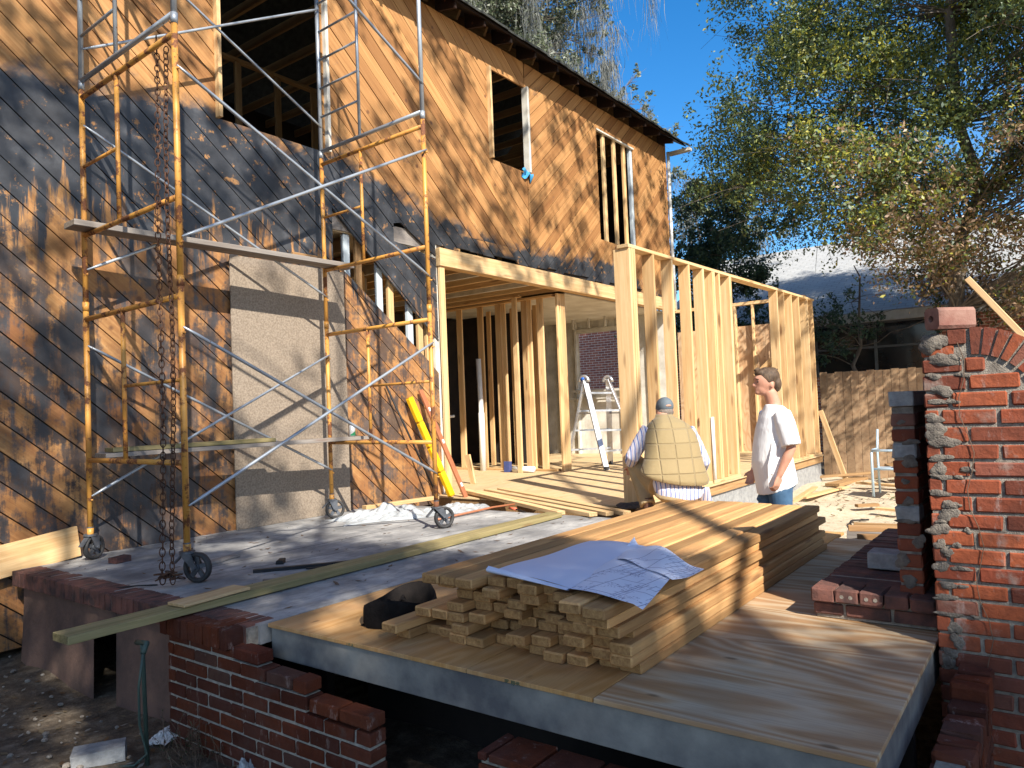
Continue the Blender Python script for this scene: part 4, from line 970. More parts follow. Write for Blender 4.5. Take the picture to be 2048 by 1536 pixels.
def fp2(u,v):
    # open printed sheet: quad from fold line to right
    A_,B_,C_,D_=(Vector((2.50,1.62)),Vector((3.40,1.78)),Vector((2.98,1.36)),Vector((2.43,1.255)))
    p=(A_*(1-u)+B_*u)*(1-v)+(D_*(1-u)+C_*u)*v
    z=.334+.006*math.sin(v*5+u*3)+.02*math.sin(math.pi*v)*u
    if v>.88 : z-=(v-.88)*.12*(1-u)
    return (p.x,p.y,z)
b.grid(fp2,24,18); b.build('printed_sheet',PAPER,T,True,fix=False)
b=MB()
def fp3(u,v):
    A_,B_,C_,D_=(Vector((3.05,1.70)),Vector((3.40,1.775)),Vector((3.04,1.27)),Vector((2.80,1.31)))
    p=(A_*(1-u)+B_*u)*(1-v)+(D_*(1-u)+C_*u)*v
    z=.340+.028*math.sin(math.pi*min(v*1.2,1))*(.5+.5*u)+.008*math.sin(v*9+u*4)-(.03*(v-.85) if v>.85 else 0)
    return (p.x,p.y,z)
b.grid(fp3,14,20); b.build('printed_sheet',PAPER,T,True,fix=False)
b=MB(); b.grid(lambda u,v:(3.30+.12*u,1.765+.02*v+.01*u,.343+.035*v*v*u),8,6); b.build('lifted_corner',PAPERB,T,True,fix=False)
# black tool bag
T=thing('tool_bag','black leather tool bag slumped on the plywood left of the lumber pile','tool bag',(2.8,2.72,0))
b=MB(); seg=28; c=Vector((2.73,2.775,0)); vs=[]; prof=[(1.0,.0),(1.06,.03),(1.05,.10),(1.03,.118),(.97,.116),(.95,.05),(.90,.006)]
for k in range(seg):
    a=2*math.pi*k/seg; wob=1+.06*math.sin(a*3+1)+.03*math.sin(a*7)
    for rr,z in prof: vs.append(c+Vector((.205*rr*wob*math.cos(a),.145*rr*wob*math.sin(a),max(0,z*(1+.25*math.sin(a*2+.6))))))
m_=len(prof); b.add(vs,[(k*m_+i,((k+1)%seg)*m_+i,((k+1)%seg)*m_+(i+1),k*m_+(i+1)) for k in range(seg) for i in range(m_-1)])
b.build('bag_rim',BLACKC,T,True)
crumple('bag_lining',2.73,2.775,.0,.34,.22,.035,BLACKC,None,None,8,0,22,9,T)
for c_,r_ in(((2.99,2.70,.03),(.09,.035,.03)),):
    b=MB(); b.ell(c_,r_,14,10); b.build('side_pouch',BLACKC,T,True)
for i,(x,y,a) in enumerate(((2.71,2.80,.4),(2.79,2.74,2.),(2.65,2.76,1.2),(2.77,2.82,3.))):
    b=MB(); b.tube([(x,y,.05),(x+.09*math.cos(a),y+.06*math.sin(a),.10),(x+.11*math.cos(a),y+.08*math.sin(a),.06)],.009,7); b.build('strap',BLACKC,T,True)
# hose and standpipe, litter on the ground
T=thing('standpipe','greenish garden standpipe with a hose drooping to the dirt at lower left','standpipe',(1.93,3.86,-.67))
b=MB(); b.tube([(1.93,3.80,-.68),(1.92,3.80,-.1),(1.92,3.80,-.06)],[.012,.010,.014],10); b.tube([(1.92,3.86,-.06),(1.92,3.76,-.05),(1.89,3.74,-.09)],.014,8); b.build('pipe',HOSEG,T,True)
b=MB(); b.tube([(1.89,3.74,-.09),(1.87,3.75,-.25),(1.89,3.79,-.45),(1.92,3.78,-.60),(1.88,3.83,-.655),(1.78,3.95,-.66),(1.70,4.2,-.66)],.0065,8); b.build('hose',HOSEG,T,True)
crumple('paper_wrapper',2.17,4.03,gz(2.17,4.03)+.012,.24,.15,.06,WHITEP,'crumpled white paper wrapper with orange print on the dirt','wrapper',11,.4,16,4)
crumple('plastic_bag',2.13,3.27,gz(2.2,3.3)+.01,.13,.10,.10,PLASTIC,'small crumpled clear plastic bag at the foot of the stepped brick wall','plastic bag',12,.2,18,6)
chunk('paving_block',(1.80,4.02,gz(1.8,4.)+.0),(.24,.14,.07),-.5,BLOCK,'grey paving block at the bottom edge lower left of the standpipe','paving block')
# weed
T=thing('weed_clump','low brown and green weed growing at the foot of the stained wall','weeds',(2.2,3.7,-.67))
b=MB(); bl=MB(); Rw=random.Random(5)
for i in range(60):
    x=2.13+Rw.gauss(0,.07);y=3.70+Rw.gauss(0,.12); h=Rw.uniform(.05,.22); q=Vector((x,y,gz(x,y))); e=q+Vector((Rw.uniform(-.08,.05),Rw.uniform(-.1,.1),h)); b.tube([q,(q+e)/2+Vector((0,0,.02)),e],.0016,4)
    for k in range(12):
        p=q.lerp(e,Rw.uniform(.3,1)); d=Vector((Rw.uniform(-1,1),Rw.uniform(-1,1),Rw.uniform(-.5,.8))).normalized()*Rw.uniform(.008,.02); n=d.cross(Vector((0.3,.2,1))).normalized()*.006
        bl.add([p,p+d*.5+n,p+d,p+d*.5-n],[(0,1,2,3)])
o=b.build('stem',TWIG,T,fix=False); o['kind']='stuff'; bl.build('leaves',m_leaf('weed_leaves',[(.06,.04,.025),(.09,.05,.03),(.05,.08,.03),(.12,.07,.04)]),T,fix=False)
# ================= INSIDE THINGS
T=thing('folding_ladder','silver aluminium folding ladder standing on the deck inside the framed opening','ladder',(10.9,6.2,0))
# four legs, two sides; apex at hinge
A1,A2=Vector((11.05,6.62,1.52)),Vector((11.30,6.30,1.50))
feet=[Vector((10.95,6.98,0)),Vector((11.7,6.55,0)),Vector((10.62,6.02,0)),Vector((11.35,5.72,0))]
def rail(a,f,nm):
    b=MB(); b.beam(f,a,.095,.035,(0,0,1),None,.004); b.build(nm,ALU,T)
for a,f in((A1,feet[0]),(A2,feet[1]),(A1,feet[2]),(A2,feet[3])): rail(a,f,'rail')
for a in(A1,A2):
    b=MB(); pts=[]
    for k in range(9):
        q=math.pi*k/8; pts.append(a+Vector((-.02,.085*math.cos(q),-.05+.09*math.sin(q))))
    b.tube(pts,.032,10); b.build('hinge',ALU,T,True)
b=MB(); b.tube([A1+Vector((-.05,.02,0)),A1+Vector((.0,.02,0))],.04,16); b.build('hinge_knob',flat('blue_knob',(.02,.12,.5)),T,True)
for (f0,f1) in ((0,1),(2,3)):
    for t in(.2,.42,.64,.84):
        b=MB(); b.beam(feet[f0].lerp(A1,t),feet[f1].lerp(A2,t),.05,.03); b.build('rung',ALU,T)
for t in(.55,): 
    for (a,i,j) in((A1,0,2),(A2,1,3)):
        b=MB(); b.beam(feet[i].lerp(a,t+.06),feet[j].lerp(a,t+.06),.03,.02); b.build('spreader',ALU,T)
for f in feet:
    b=MB(); b.box((f.x-.04,f.y-.03,-.0),(f.x+.04,f.y+.03,.06)); b.build('rubber_foot',RUBBER,T)
b=MB(); b.tube([(10.15,8.2,0),(10.15,8.2,1.0),(10.15,8.2,1.02),(10.15,8.22,1.95)],[.055,.055,.045,.045],14); tag(b.build('drain_pipe',PVC,None,True),'thick white upright drain pipe between the partition studs','pipe')
b=MB(); b.tube([(10.0,8.95,0),(10.0,8.95,.93),(10.0,8.93,.96),(10.0,8.70,.965)],.022,10); tag(b.build('bent_pipe',PVC,None,True),'thin white bent water pipe left of the thick drain pipe','pipe')
b=MB(); b.tube([(9.98,7.42,.055),(9.98,7.0,.055)],.05,12); tag(b.build('pipe_offcut',PVC,None,True),'short white pipe offcut lying at the foot of the partition','pipe')
board('pointed_stake',(8.3,6.9,.0),(8.25,6.95,.42),.09,.03,PINE,None,up=(1,0,0),label='short pale stake propped beside the left beam post',cat='stake')
b=MB(); b.box((-.5,-.5,0),(.5,.5,.0))
chunk('blue_can',(10.0,7.55,0),(.1,.1,.18),.1,flat('can_blue',(.05,.07,.2)),'small dark blue tin on the floor at the foot of the partition studs','tin')
T=thing('deck_rubbish','dark folded cloth lying at the deck edge beside the crouching man','cloth',(7,3.9,0))
crumple('dark_cloth',6.75,3.55,.03,.5,.28,.04,flat('charcoal_cloth',(.04,.04,.045),.9),None,None,14,.5,18,4,T)
# ================= BEHIND RIGHT
T=thing('plank_fence','brown weathered vertical board fence below the neighbour window','fence',(15.5,2.6,-.5))
b=MB(); y=-1.5
FEN=wood('fence_board',(.40,.27,.16),(.26,.16,.09),var=.4,obj=False,yz=8)
while y<3.85: 
    b.box((15.5,y,-.55),(15.525,y+.136,1.52+random.uniform(-.02,.02)),None,None,.004,.003); y+=.142
b.build('fence_boards',FEN,T); b=MB(); b.box((15.53,-1.5,0.),(15.57,3.85,.09)); b.box((15.53,-1.5,1.2),(15.57,3.85,1.29)); b.build('fence_rail',PINED,T)
T=thing('aluminium_chair','pale blue tube lawn chair frame standing on the bare ground behind the pillar','chair',(12.5,2.3,-.5))
def chairp(x,y,z): return Vector((12.45+x,2.05+y,-.5+z))
for yy in(.38,-.15):
    b=MB(); b.tube([chairp(0,yy,0),chairp(0,yy,.55),chairp(.01,yy,.66),chairp(.08,yy,.70),chairp(.5,yy,.70)],.02,10); b.tube([chairp(.5,yy,.0),chairp(.45,yy,.7),chairp(.55,yy,1.0)],.018,8); b.build('side_frame',LBLUE,T,True)
b=MB(); b.tube([chairp(0,.38,.70),chairp(0,-.15,.70)],.018,8); b.tube([chairp(.02,.38,.42),chairp(.02,-.15,.42)],.014,8);b.build('cross_tube',LBLUE,T,True)
b=MB(); b.box(tuple(chairp(0.02,-.13,.40)),tuple(chairp(.5,.36,.415))); b.build('seat',LBLUE,T)
GD='scrap lumber lying on the ground behind the deck'
sc_=[((13.6,3.3,.0),(14.9,3.1,.0),.25,.05,'lowest wide plank of the scrap heap by the fence'),((13.9,2.2,.22),(14.9,2.6,.25),.2,.05,'top plank of the scrap heap by the fence'),((13.8,2.0,.12),(15.0,2.4,.12),.25,.06,'middle plank of the scrap heap by the fence'),((13.0,1.6,.05),(13.6,2.9,.05),.09,.04,'pale board lying crosswise in front of the scrap heap'),((10.9,2.35,.03),(11.1,2.12,.03),.09,.04,'brown wood block on the bare sandy ground'),((10.8,2.08,.02),(10.7,1.75,.02),.09,.03,'pale wood block on the bare sandy ground next to the brown one'),((9.2,3.05,.03),(12.9,3.4,.03),.09,.038,'long pale board lying along the foot of the addition foundation'),((11.6,3.25,.02),(13.2,3.0,.02),.14,.03,'short pale board lying on the ground under the far corner brace'),((14.2,3.9,.05),(14.9,2.9,.1),.12,.04,'yellowish board beside the far corner of the addition')]
for p,q,w_,t,l in sc_: board('scrap_board',(p[0],p[1],-.5+p[2]+.03),(q[0],q[1],-.5+q[2]+.03),w_,t,PINE2 if 'pale' in l else PINED,None,label=l,cat='board',group=GD)
b=MB(); pts=[]
for k in range(24):
    a=k/23*math.pi*1.5+1.0; pts.append((9.9+.9*math.cos(a),1.75+.42*math.sin(a),gz(9.9+.9*math.cos(a),1.75+.42*math.sin(a))+.03))
b.tube(pts,.012,6); tag(b.build('black_cable',BLACKM,None,True),'loop of thin black cable on the bare sandy ground','cable')
b=MB()
for i in range(700):
    x=random.uniform(9.5,16);y=random.uniform(-.5,3.4); a=random.uniform(0,6.28); s_=random.uniform(.01,.06)
    p=Vector((x,y,gz(x,y)+.02)); d=Vector((math.cos(a),math.sin(a),random.uniform(-.3,.4)))*s_; n=Vector((-d.y,d.x,0.01))*.4
    b.add([p-d,p-n,p+d,p+n],[(0,1,2,3)])
tag(b.build('yard_litter',m_leaf('yard_litter_leaf',[(.16,.09,.04),(.10,.06,.03),(.32,.26,.16),(.10,.13,.05)]),None,fix=False),'twigs and leaf litter strewn over the yard by the fence','litter',None,'stuff')
board('leaning_two_by_four',(4.6,-.10,.95),(5.05,.42,1.70),.034,.03,PINE,None,up=(1,0,0),label='pale two-by-four sticking up behind the fireplace wall at upper right',cat='board')
# neighbour house
N=thing('neighbour_house','low brick neighbour house with pale roof and dark windows, behind the trees','house',(22,3,-.5))
b=MB(); 
for (y0,y1,z0,z1) in((5.1,9.6,-.6,3.1),(2.3,5.1,-.6,1.55),(-6,2.3,-.6,3.1),(2.3,5.1,2.85,3.1)): b.box((20,y0,z0),(20.2,y1,z1))
b.build('brick_wall',NBRICK,N)
b=MB(); b.box((20.08,2.3,1.55),(20.1,5.1,2.85)); b.build('window_glass',GLASSD,N)
b=MB(); 
for y in(2.3,3.65,5.04): b.box((20.02,y,1.55),(20.09,y+.06,2.85))
for z in(1.55,2.2,2.80): b.box((20.03,2.3,z),(20.085,5.1,z+.05))
b.build('window_frame',flat('grey_window_frame',(.14,.15,.16)),N)
b=MB(); b.prism([(19.2,2.86),(26.5,6.1),(26.5,6.2),(19.2,2.98)],-7,9.6,None,'y') if False else b.add([(19.2,-7,2.90),(19.2,9.6,2.90),(26.0,9.6,5.95),(26.0,-7,5.95),(19.2,-7,3.02),(19.2,9.6,3.02),(26.0,9.6,6.07),(26.0,-7,6.07)],[(0,1,2,3),(7,6,5,4),(0,4,5,1),(1,5,6,2),(2,6,7,3),(3,7,4,0)])
b.build('roof',NROOF,N)
b=MB(); b.box((19.17,-7,2.78),(19.2,9.6,3.0)); b.build('fascia',flat('white_fascia',(.45,.47,.48)),N)
b=MB(); b.box((19.9,9.7,-.6),(20.3,13.5,4.6)); b.build('brick_gable',NBRICK,N)
# ================= PEOPLE
def basis(pos,yaw): return Matrix.Translation(pos)@Matrix.Rotation(yaw,4,'Z')
class LB(MB):
    """builder in a person's own frame"""
    def out(s,name,m,parent,B,vox=None,sm=0,sub=0,smooth=True):
        s.v=[B@Vector(v) for v in s.v]; o=s.build(name,m,parent,smooth,basis=B); return smoothmod(o,vox,sub,sm)
def hand(b,w,d,side,curl=.6,s_=1.):
    """palm from wrist w along d; side = palm normal; five separate fingers curling toward side"""
    w=Vector(w);d=Vector(d).normalized();n=Vector(side).normalized();t=d.cross(n).normalized()
    b.rings([(w,t*.026*s_,n*.019*s_),(w+d*.03*s_,t*.036*s_,n*.017*s_),(w+d*.07*s_,t*.042*s_,n*.016*s_),(w+d*.095*s_,t*.040*s_,n*.013*s_)],12)
    for i,L in enumerate((.072,.080,.075,.060)):
        p=w+d*.090*s_+t*(.031-.0207*i)*s_; a=0; pts=[p]
        for k,f in enumerate((.42,.33,.25)):
            a+=curl*(.5+.35*k)+.06*i; p=p+(d*math.cos(a)+n*math.sin(a))*L*f*s_; pts.append(p)
        b.tube(pts,[.0098*s_,.0092*s_,.0082*s_,.0065*s_],8)
    p=w+d*.03*s_+t*.034*s_; q=p+(t*.6+d*.7+n*.35).normalized()*.035*s_; r_=q+(t*.1+d*.9+n*.5).normalized()*.03*s_
    b.tube([p-t*.01*s_,p,q,r_],[.013*s_,.013*s_,.0105*s_,.008*s_],8)
def boot(b,a,f,s_=1.):
    """a ankle point, f forward dir"""
    a=Vector(a); f=Vector(f).normalized(); r=f.cross(Vector((0,0,1))); z0=a.z-.09
    g=lambda x,w_,h,zc:(Vector((a.x,a.y,0))+f*x+Vector((0,0,z0+zc)),r*w_,Vector((0,0,h)))
    b.rings([g(-.085,.02,.02,.045),g(-.07,.034,.042,.047),g(0,.040,.052,.055),g(.07,.046,.040,.043),g(.14,.048,.030,.032),g(.185,.035,.022,.025),g(.2,.012,.012,.02)],14)
    b.tube([Vector((a.x,a.y,z0+.05)),Vector((a.x,a.y,z0+.17))],[.045,.05],12)
# ---- standing man, facing left in profile
B=basis((6.58,2.06,-.50),math.atan2(.80,-.60)+.02)
P=thing('person','brown-haired man in white t-shirt and jeans, standing in profile by the stud wall','person',(6.58,2.06,-.5)); 
b=LB()
Rt=Euler((0,.20,0))
b.ell((.045,0,1.705),(.098,.076,.108),18,14,Rt); b.ell((.080,0,1.645),(.058,.056,.062),14,10,Rt); b.ell((.118,0,1.612),(.026,.030,.024),10,8); 
b.ell((.143,0,1.675),(.022,.012,.020),8,8,Euler((0,.5,0))); b.ell((.132,0,1.697),(.012,.010,.025),8,8); b.ell((.128,0,1.735),(.018,.045,.012),10,6); b.ell((.132,0,1.637),(.012,.024,.007),8,6)
for s_ in(-1,1): b.ell((.018,s_*.077,1.672),(.018,.009,.030),10,8,Euler((0,-.2,0)))
b.tube([(-.025,0,1.44),(-.012,0,1.52),(.015,0,1.62)],[.068,.060,.058],14)
b.rings([((.01,0,.86),(.13,0,0),(0,.165,0)),((.02,0,1.0),(.14,0,0),(0,.165,0)),((.01,0,1.2),(.125,0,0),(0,.17,0)),((-.01,0,1.36),(.115,0,0),(0,.19,0)),((-.02,0,1.44),(.085,0,0),(0,.17,0)),((-.02,0,1.49),(.05,0,0),(0,.07,0))],18)
for s_,el,wr in((1,(-.055,.245,1.135),(.055,.235,.905)),(-1,(-.01,-.245,1.13),(.12,-.20,.92))):
    sh=Vector((-.02,s_*.185,1.41)); el=Vector(el); wr=Vector(wr)
    b.tube([sh,sh.lerp(el,.5),el,el.lerp(wr,.35),wr],[.055,.047,.040,.042,.027],12); hand(b,wr,(wr-el).normalized()*.7+Vector((.1,0,-.6)),(.5,-s_*.8,0),.75)
for s_,ox in((1,-.02),(-1,.05)):
    b.tube([(0,s_*.09,.90),(.01+ox,s_*.10,.50),(-.02+ox*1.6,s_*.11,.10)],[.085,.055,.038],12)
b.out('body',SKIN,P,B,.0085,3)
e=LB()
for s_ in(-1,1): e.ell((.124,s_*.034,1.702),(.010,.013,.007),10,8)
e.out("eyes",BLACKM,P,B)
e=LB()
for s_ in(-1,1): e.ell((.127,s_*.036,1.724),(.010,.022,.0045),10,6)
e.out("eyebrows",HAIR,P,B)
h=LB(); h.ell((.022,0,1.742),(.103,.084,.085),18,12,Euler((0,.15,0))); h.ell((-.040,0,1.68),(.052,.074,.075),14,10); h.ell((.095,0,1.782),(.045,.060,.030),12,8,Euler((0,.35,0)))
for i in range(30):
    a=random.uniform(-1.2,1.2); h.ell((.03+random.uniform(-.08,.09),.072*math.sin(a),1.742+.080*math.cos(a)+random.uniform(-.008,.0)),(.026,.010,.009),8,6,Euler((random.uniform(-1,1),.3,random.uniform(-.5,.5))))
for s_ in(-1,1): h.ell((.030,s_*.072,1.725),(.035,.012,.042),8,8)
h.out('hair',HAIR,P,B,.009,1)
t=LB()
def foldr(z,c,rx,ry): return ((c,0,z),(rx,0,0),(0,ry,0))
t.rings([((-.012,0,.775),(.168,0,-.055),(0,.195,0)),((.005,0,.90),(.170,0,-.02),(0,.198,0)),((.022,0,1.02),(.170,0,0),(0,.195,0)),((.015,0,1.16),(.156,0,0),(0,.198,0)),((-.005,0,1.30),(.143,0,0),(0,.212,0)),((-.02,0,1.39),(.125,0,0),(0,.205,0)),((-.025,0,1.45),(.10,0,0),(0,.150,0)),((-.02,0,1.495),(.075,0,.01),(0,.082,0))],28,cap=True)
for s_ in(-1,1):
    t.tube([(-.02,s_*.165,1.425),(-.025,s_*.215,1.34),(-.045,s_*.25,1.20),(-.05,s_*.258,1.155)],[.075,.082,.080,.080],16)
    # drag folds from the armpit
for s_ in(1,-1):
    for k in range(5):
        t.tube([(.0+.02*k,s_*.185,1.30-.03*k),(.05+.02*k,s_*.197,1.16-.045*k),(.085+.012*k,s_*.185,1.0-.05*k)],[.006,.011,.005],8)
t.out('t_shirt',TSHIRT,P,B,.009,3)
j=LB()
j.rings([((0,0,.97),(.15,0,0),(0,.172,0)),((-.01,0,.86),(.155,0,0),(0,.178,0)),((-.01,0,.79),(.150,0,0),(0,.175,0))],24)
for s_,ox in((1,-.02),(-1,.05)):
    j.tube([(-.01,s_*.085,.90),(.0,s_*.092,.76),(.015+ox,s_*.10,.50),(-.005+ox,s_*.11,.28),(-.02+ox*1.6,s_*.115,.06)],[.108,.103,.080,.072,.078],16)
    for k in range(6): j.tube([(.05+ox,s_*(.10)-.05,.80-.1*k),(.075+ox,s_*.10,.77-.1*k),(.04+ox,s_*.10+.06,.80-.1*k)],[.012,.02,.010],8)
j.out('jeans',DENIM,P,B,.010,3)
for s_,ox in((1,-.052),(-1,.06)):
    q=LB(); boot(q,(ox,s_*.115,.09),(1,s_*.2,0)); q.out('shoe',BOOT,P,B,.007,2)
# ---- crouching man, back to the camera
B=basis((6.50,2.99,0.0),math.atan2(.60,.80)-math.pi/2)
P=thing('person','man crouching with back turned, tan quilted vest over striped shirt, grey-blue cap','person',(6.5,2.99,0))
hd=Vector((.015,.27,.99))
b=LB(); b.ell(hd,(.078,.098,.108),18,14,Euler((-.35,0,0))); b.ell(hd+Vector((0,.075,-.06)),(.055,.055,.055),12,10); b.ell(hd+Vector((0,.13,-.02)),(.012,.022,.02),8,6)
for s_ in(-1,1): b.ell(hd+Vector((s_*.08,-.005,-.02)),(.010,.018,.030),10,8)
b.tube([(0,.12,.82),(-.005,.18,.88),(-.02,.25,.95)],[.075,.064,.060],14)
b.rings([((0,-.10,.20),(.15,0,0),(0,.11,.05)),((0,-.10,.32),(.18,0,0),(0,.14,.06)),((0,-.05,.5),(.165,0,0),(0,.125,.0)),((0,.03,.68),(.185,0,0),(0,.12,-.03)),((0,.10,.80),(.19,0,0),(0,.085,-.03)),((0,.14,.86),(.10,0,0),(0,.06,-.02))],20)
legs=(((-.13,-.06,.30),(-.30,.34,.50),(-.235,.02,.12)),((.12,-.06,.30),(.26,.34,.46),(.13,.06,.12)))
for hp,kn,an in legs: b.tube([hp,Vector(hp).lerp(Vector(kn),.5),kn],[.10,.082,.06],14); b.tube([kn,Vector(kn).lerp(Vector(an),.4),an],[.058,.055,.040],12)
arms=(((-.205,.10,.78),(-.355,.10,.545),(-.33,.36,.44),-1),((.205,.08,.76),(.335,.14,.47),(.33,.40,.30),1))
for sh,el,wr,s_ in arms:
    sh,el,wr=Vector(sh),Vector(el),Vector(wr); b.tube([sh,sh.lerp(el,.5),el,el.lerp(wr,.4),wr],[.055,.048,.042,.042,.028],12); hand(b,wr,(wr-el),(0,.1,-1),.8)
b.out('body',SKIN,P,B,.010,3)
c=LB(); c.ell(hd+Vector((0,-.005,.028)),(.086,.108,.090),20,14,Euler((-.25,0,0))); c.rings([(hd+Vector((0,.10,.03)),(.07,0,0),(0,.02,.012)),(hd+Vector((0,.15,.0)),(.062,0,0),(0,.02,.01)),(hd+Vector((0,.185,-.025)),(.03,0,0),(0,.01,.006))],16)
c.out('cap',CAPM,P,B,.007,2)
q=LB(); q.ell(hd+Vector((.012,-.098,.035)),(.034,.016,.013),12,8); q.out('cap_opening',SKIN,P,B)
q=LB(); q.ell(hd+Vector((0,-.035,-.03)),(.079,.075,.055),14,10,Euler((-.25,0,0))); q.out('hair',HAIRG,P,B)
# shirt: torso tail, sleeves
s=LB()
s.rings([((.02,-.13,.15),(.14,0,0),(0,.09,.03)),((.03,-.135,.20),(.215,0,-.005),(0,.115,.03)),((.02,-.11,.30),(.225,0,0),(0,.15,.05)),((0,-.05,.5),(.20,0,0),(0,.14,0)),((0,.06,.74),(.20,0,0),(0,.12,0)),((0,.15,.87),(.08,0,0),(0,.07,0))],24)
for sh,el,wr,s_ in arms:
    sh,el,wr=Vector(sh),Vector(el),Vector(wr)
    s.tube([sh+Vector((-s_*.03,0,.03)),sh.lerp(el,.45),el+Vector((0,-.01,0)),el.lerp(wr,.25),el.lerp(wr,.55)],[.078,.072,.066,.062,.052],16)
    for k in range(5): s.tube([sh.lerp(el,.25+.16*k)+Vector((-s_*.06,-.03,.02)),sh.lerp(el,.3+.16*k)+Vector((0,-.068,0)),sh.lerp(el,.25+.16*k)+Vector((s_*.06,-.02,.03))],[.01,.014,.01],8)
s.rings([((.30,-.02,.07),(.05,0,0),(0,.03,0)),((.285,-.05,.14),(.065,0,0),(0,.04,0)),((.25,-.09,.26),(.07,0,0),(0,.06,0))],12)
s.out('striped_shirt',STRIPE,P,B,.010,3)
v=LB()
VS=lambda L:[(c,tuple(q*.94 for q in u),w_) for c,u,w_ in L]
v.rings(VS([((.0,-.115,.355),(.325,0,-.05),(0,.175,.05)),((.0,-.12,.39),(.335,0,-.045),(0,.180,.05)),((.0,-.10,.45),(.312,0,-.03),(0,.178,.03)),((.005,-.055,.54),(.285,0,-.01),(0,.170,.0)),((.01,-.01,.66),(.268,0,0),(0,.160,-.02)),((.01,.045,.76),(.252,0,-.005),(0,.145,-.03)),((.0,.085,.835),(.215,0,-.005),(0,.12,-.03)),((-.01,.12,.885),(.150,0,0),(0,.095,-.02)),((-.015,.15,.915),(.095,0,0),(0,.082,-.01)),((-.015,.165,.945),(.085,0,0),(0,.075,0))]),36)
for k,(z,y,rx,ry) in enumerate(((.36,-.115,.332,.182),(.455,-.095,.308,.18),(.555,-.055,.284,.172),(.655,-.012,.269,.163),(.75,.04,.254,.148))):
    pass
v.out('quilted_vest',VEST,P,B,.009,2)
t=LB()
for (hp,kn,an),s_ in zip(legs,(-1,1)):
    hp,kn,an=Vector(hp),Vector(kn),Vector(an)
    t.tube([hp,hp.lerp(kn,.5),kn],[.125,.102,.078],16); t.tube([kn,kn.lerp(an,.35)+Vector((0,-.015,0)),kn.lerp(an,.75),an+Vector((0,0,-.02))],[.076,.082,.072,.075],16)
    for k in range(4): t.tube([kn.lerp(an,.2+.2*k)+Vector((-.07,-.02,.01)),kn.lerp(an,.24+.2*k)+Vector((0,-.085,-.01)),kn.lerp(an,.2+.2*k)+Vector((.07,-.01,.02))],[.008,.016,.008],8)
t.rings([((0,-.13,.155),(.14,0,0),(0,.08,.02)),((0,-.125,.21),(.20,0,0),(0,.13,.04)),((0,-.09,.33),(.19,0,0),(0,.14,.05)),((0,-.07,.40),(.17,0,0),(0,.12,.05))],22)
t.out('trousers',KHAKI,P,B,.010,3)
for (hp,kn,an),fd in zip(legs,((-.35,1,0),(.3,1,0))):
    q=LB(); boot(q,(an[0],an[1],.095),fd); q.out('boot',BOOT,P,B,.007,2)
# ================= TREES
def leafmesh(name,C,size,m,parent,rnd,elong=.5,droop=0.,seed=0):
    R=np.random.default_rng(seed); n=len(C); C=np.asarray(C,dtype=np.float32)
    d=R.normal(size=(n,3)); d[:,2]-=droop; d/=np.linalg.norm(d,axis=1)[:,None]
    e=R.normal(size=(n,3)); e=np.cross(d,e); e/=np.linalg.norm(e,axis=1)[:,None]+1e-9
    s=(size*R.uniform(.6,1.35,n))[:,None]
    k=np.cross(d,e)*s*.12
    V=np.stack([C-d*s*.5,C+e*s*elong*.5+k,C+d*s*.5,C-e*s*elong*.5+k],1).reshape(-1,3)
    me=bpy.data.meshes.new(name); me.vertices.add(4*n); me.vertices.foreach_set('co',V.astype(np.float32).ravel())
    me.loops.add(4*n); me.loops.foreach_set('vertex_index',np.arange(4*n,dtype=np.int32))
    me.polygons.add(n); me.polygons.foreach_set('loop_start',np.arange(0,4*n,4,dtype=np.int32)); me.polygons.foreach_set('loop_total',np.full(n,4,dtype=np.int32))
    me.update(calc_edges=True)
    a=me.attributes.new('rnd','FLOAT','FACE'); a.data.foreach_set('value',np.asarray(rnd,dtype=np.float32)); me.materials.append(m)
    o=bpy.data.objects.new(name,me); sc.collection.objects.link(o); return par(o,parent)
def limb(b,p0,p1,r0,r1,R,sag=.1,n=6):
    p0,p1=Vector(p0),Vector(p1); L=(p1-p0).length; pts=[];rs=[]
    for i in range(n+1):
        t=i/n; q=p0.lerp(p1,t)+Vector((R.uniform(-1,1),R.uniform(-1,1),R.uniform(-1,1)))*L*.035*(0<i<n)+Vector((0,0,sag*L*math.sin(math.pi*t))); pts.append(q); rs.append(r0+(r1-r0)*t)
    b.tube(pts,rs,7); return pts
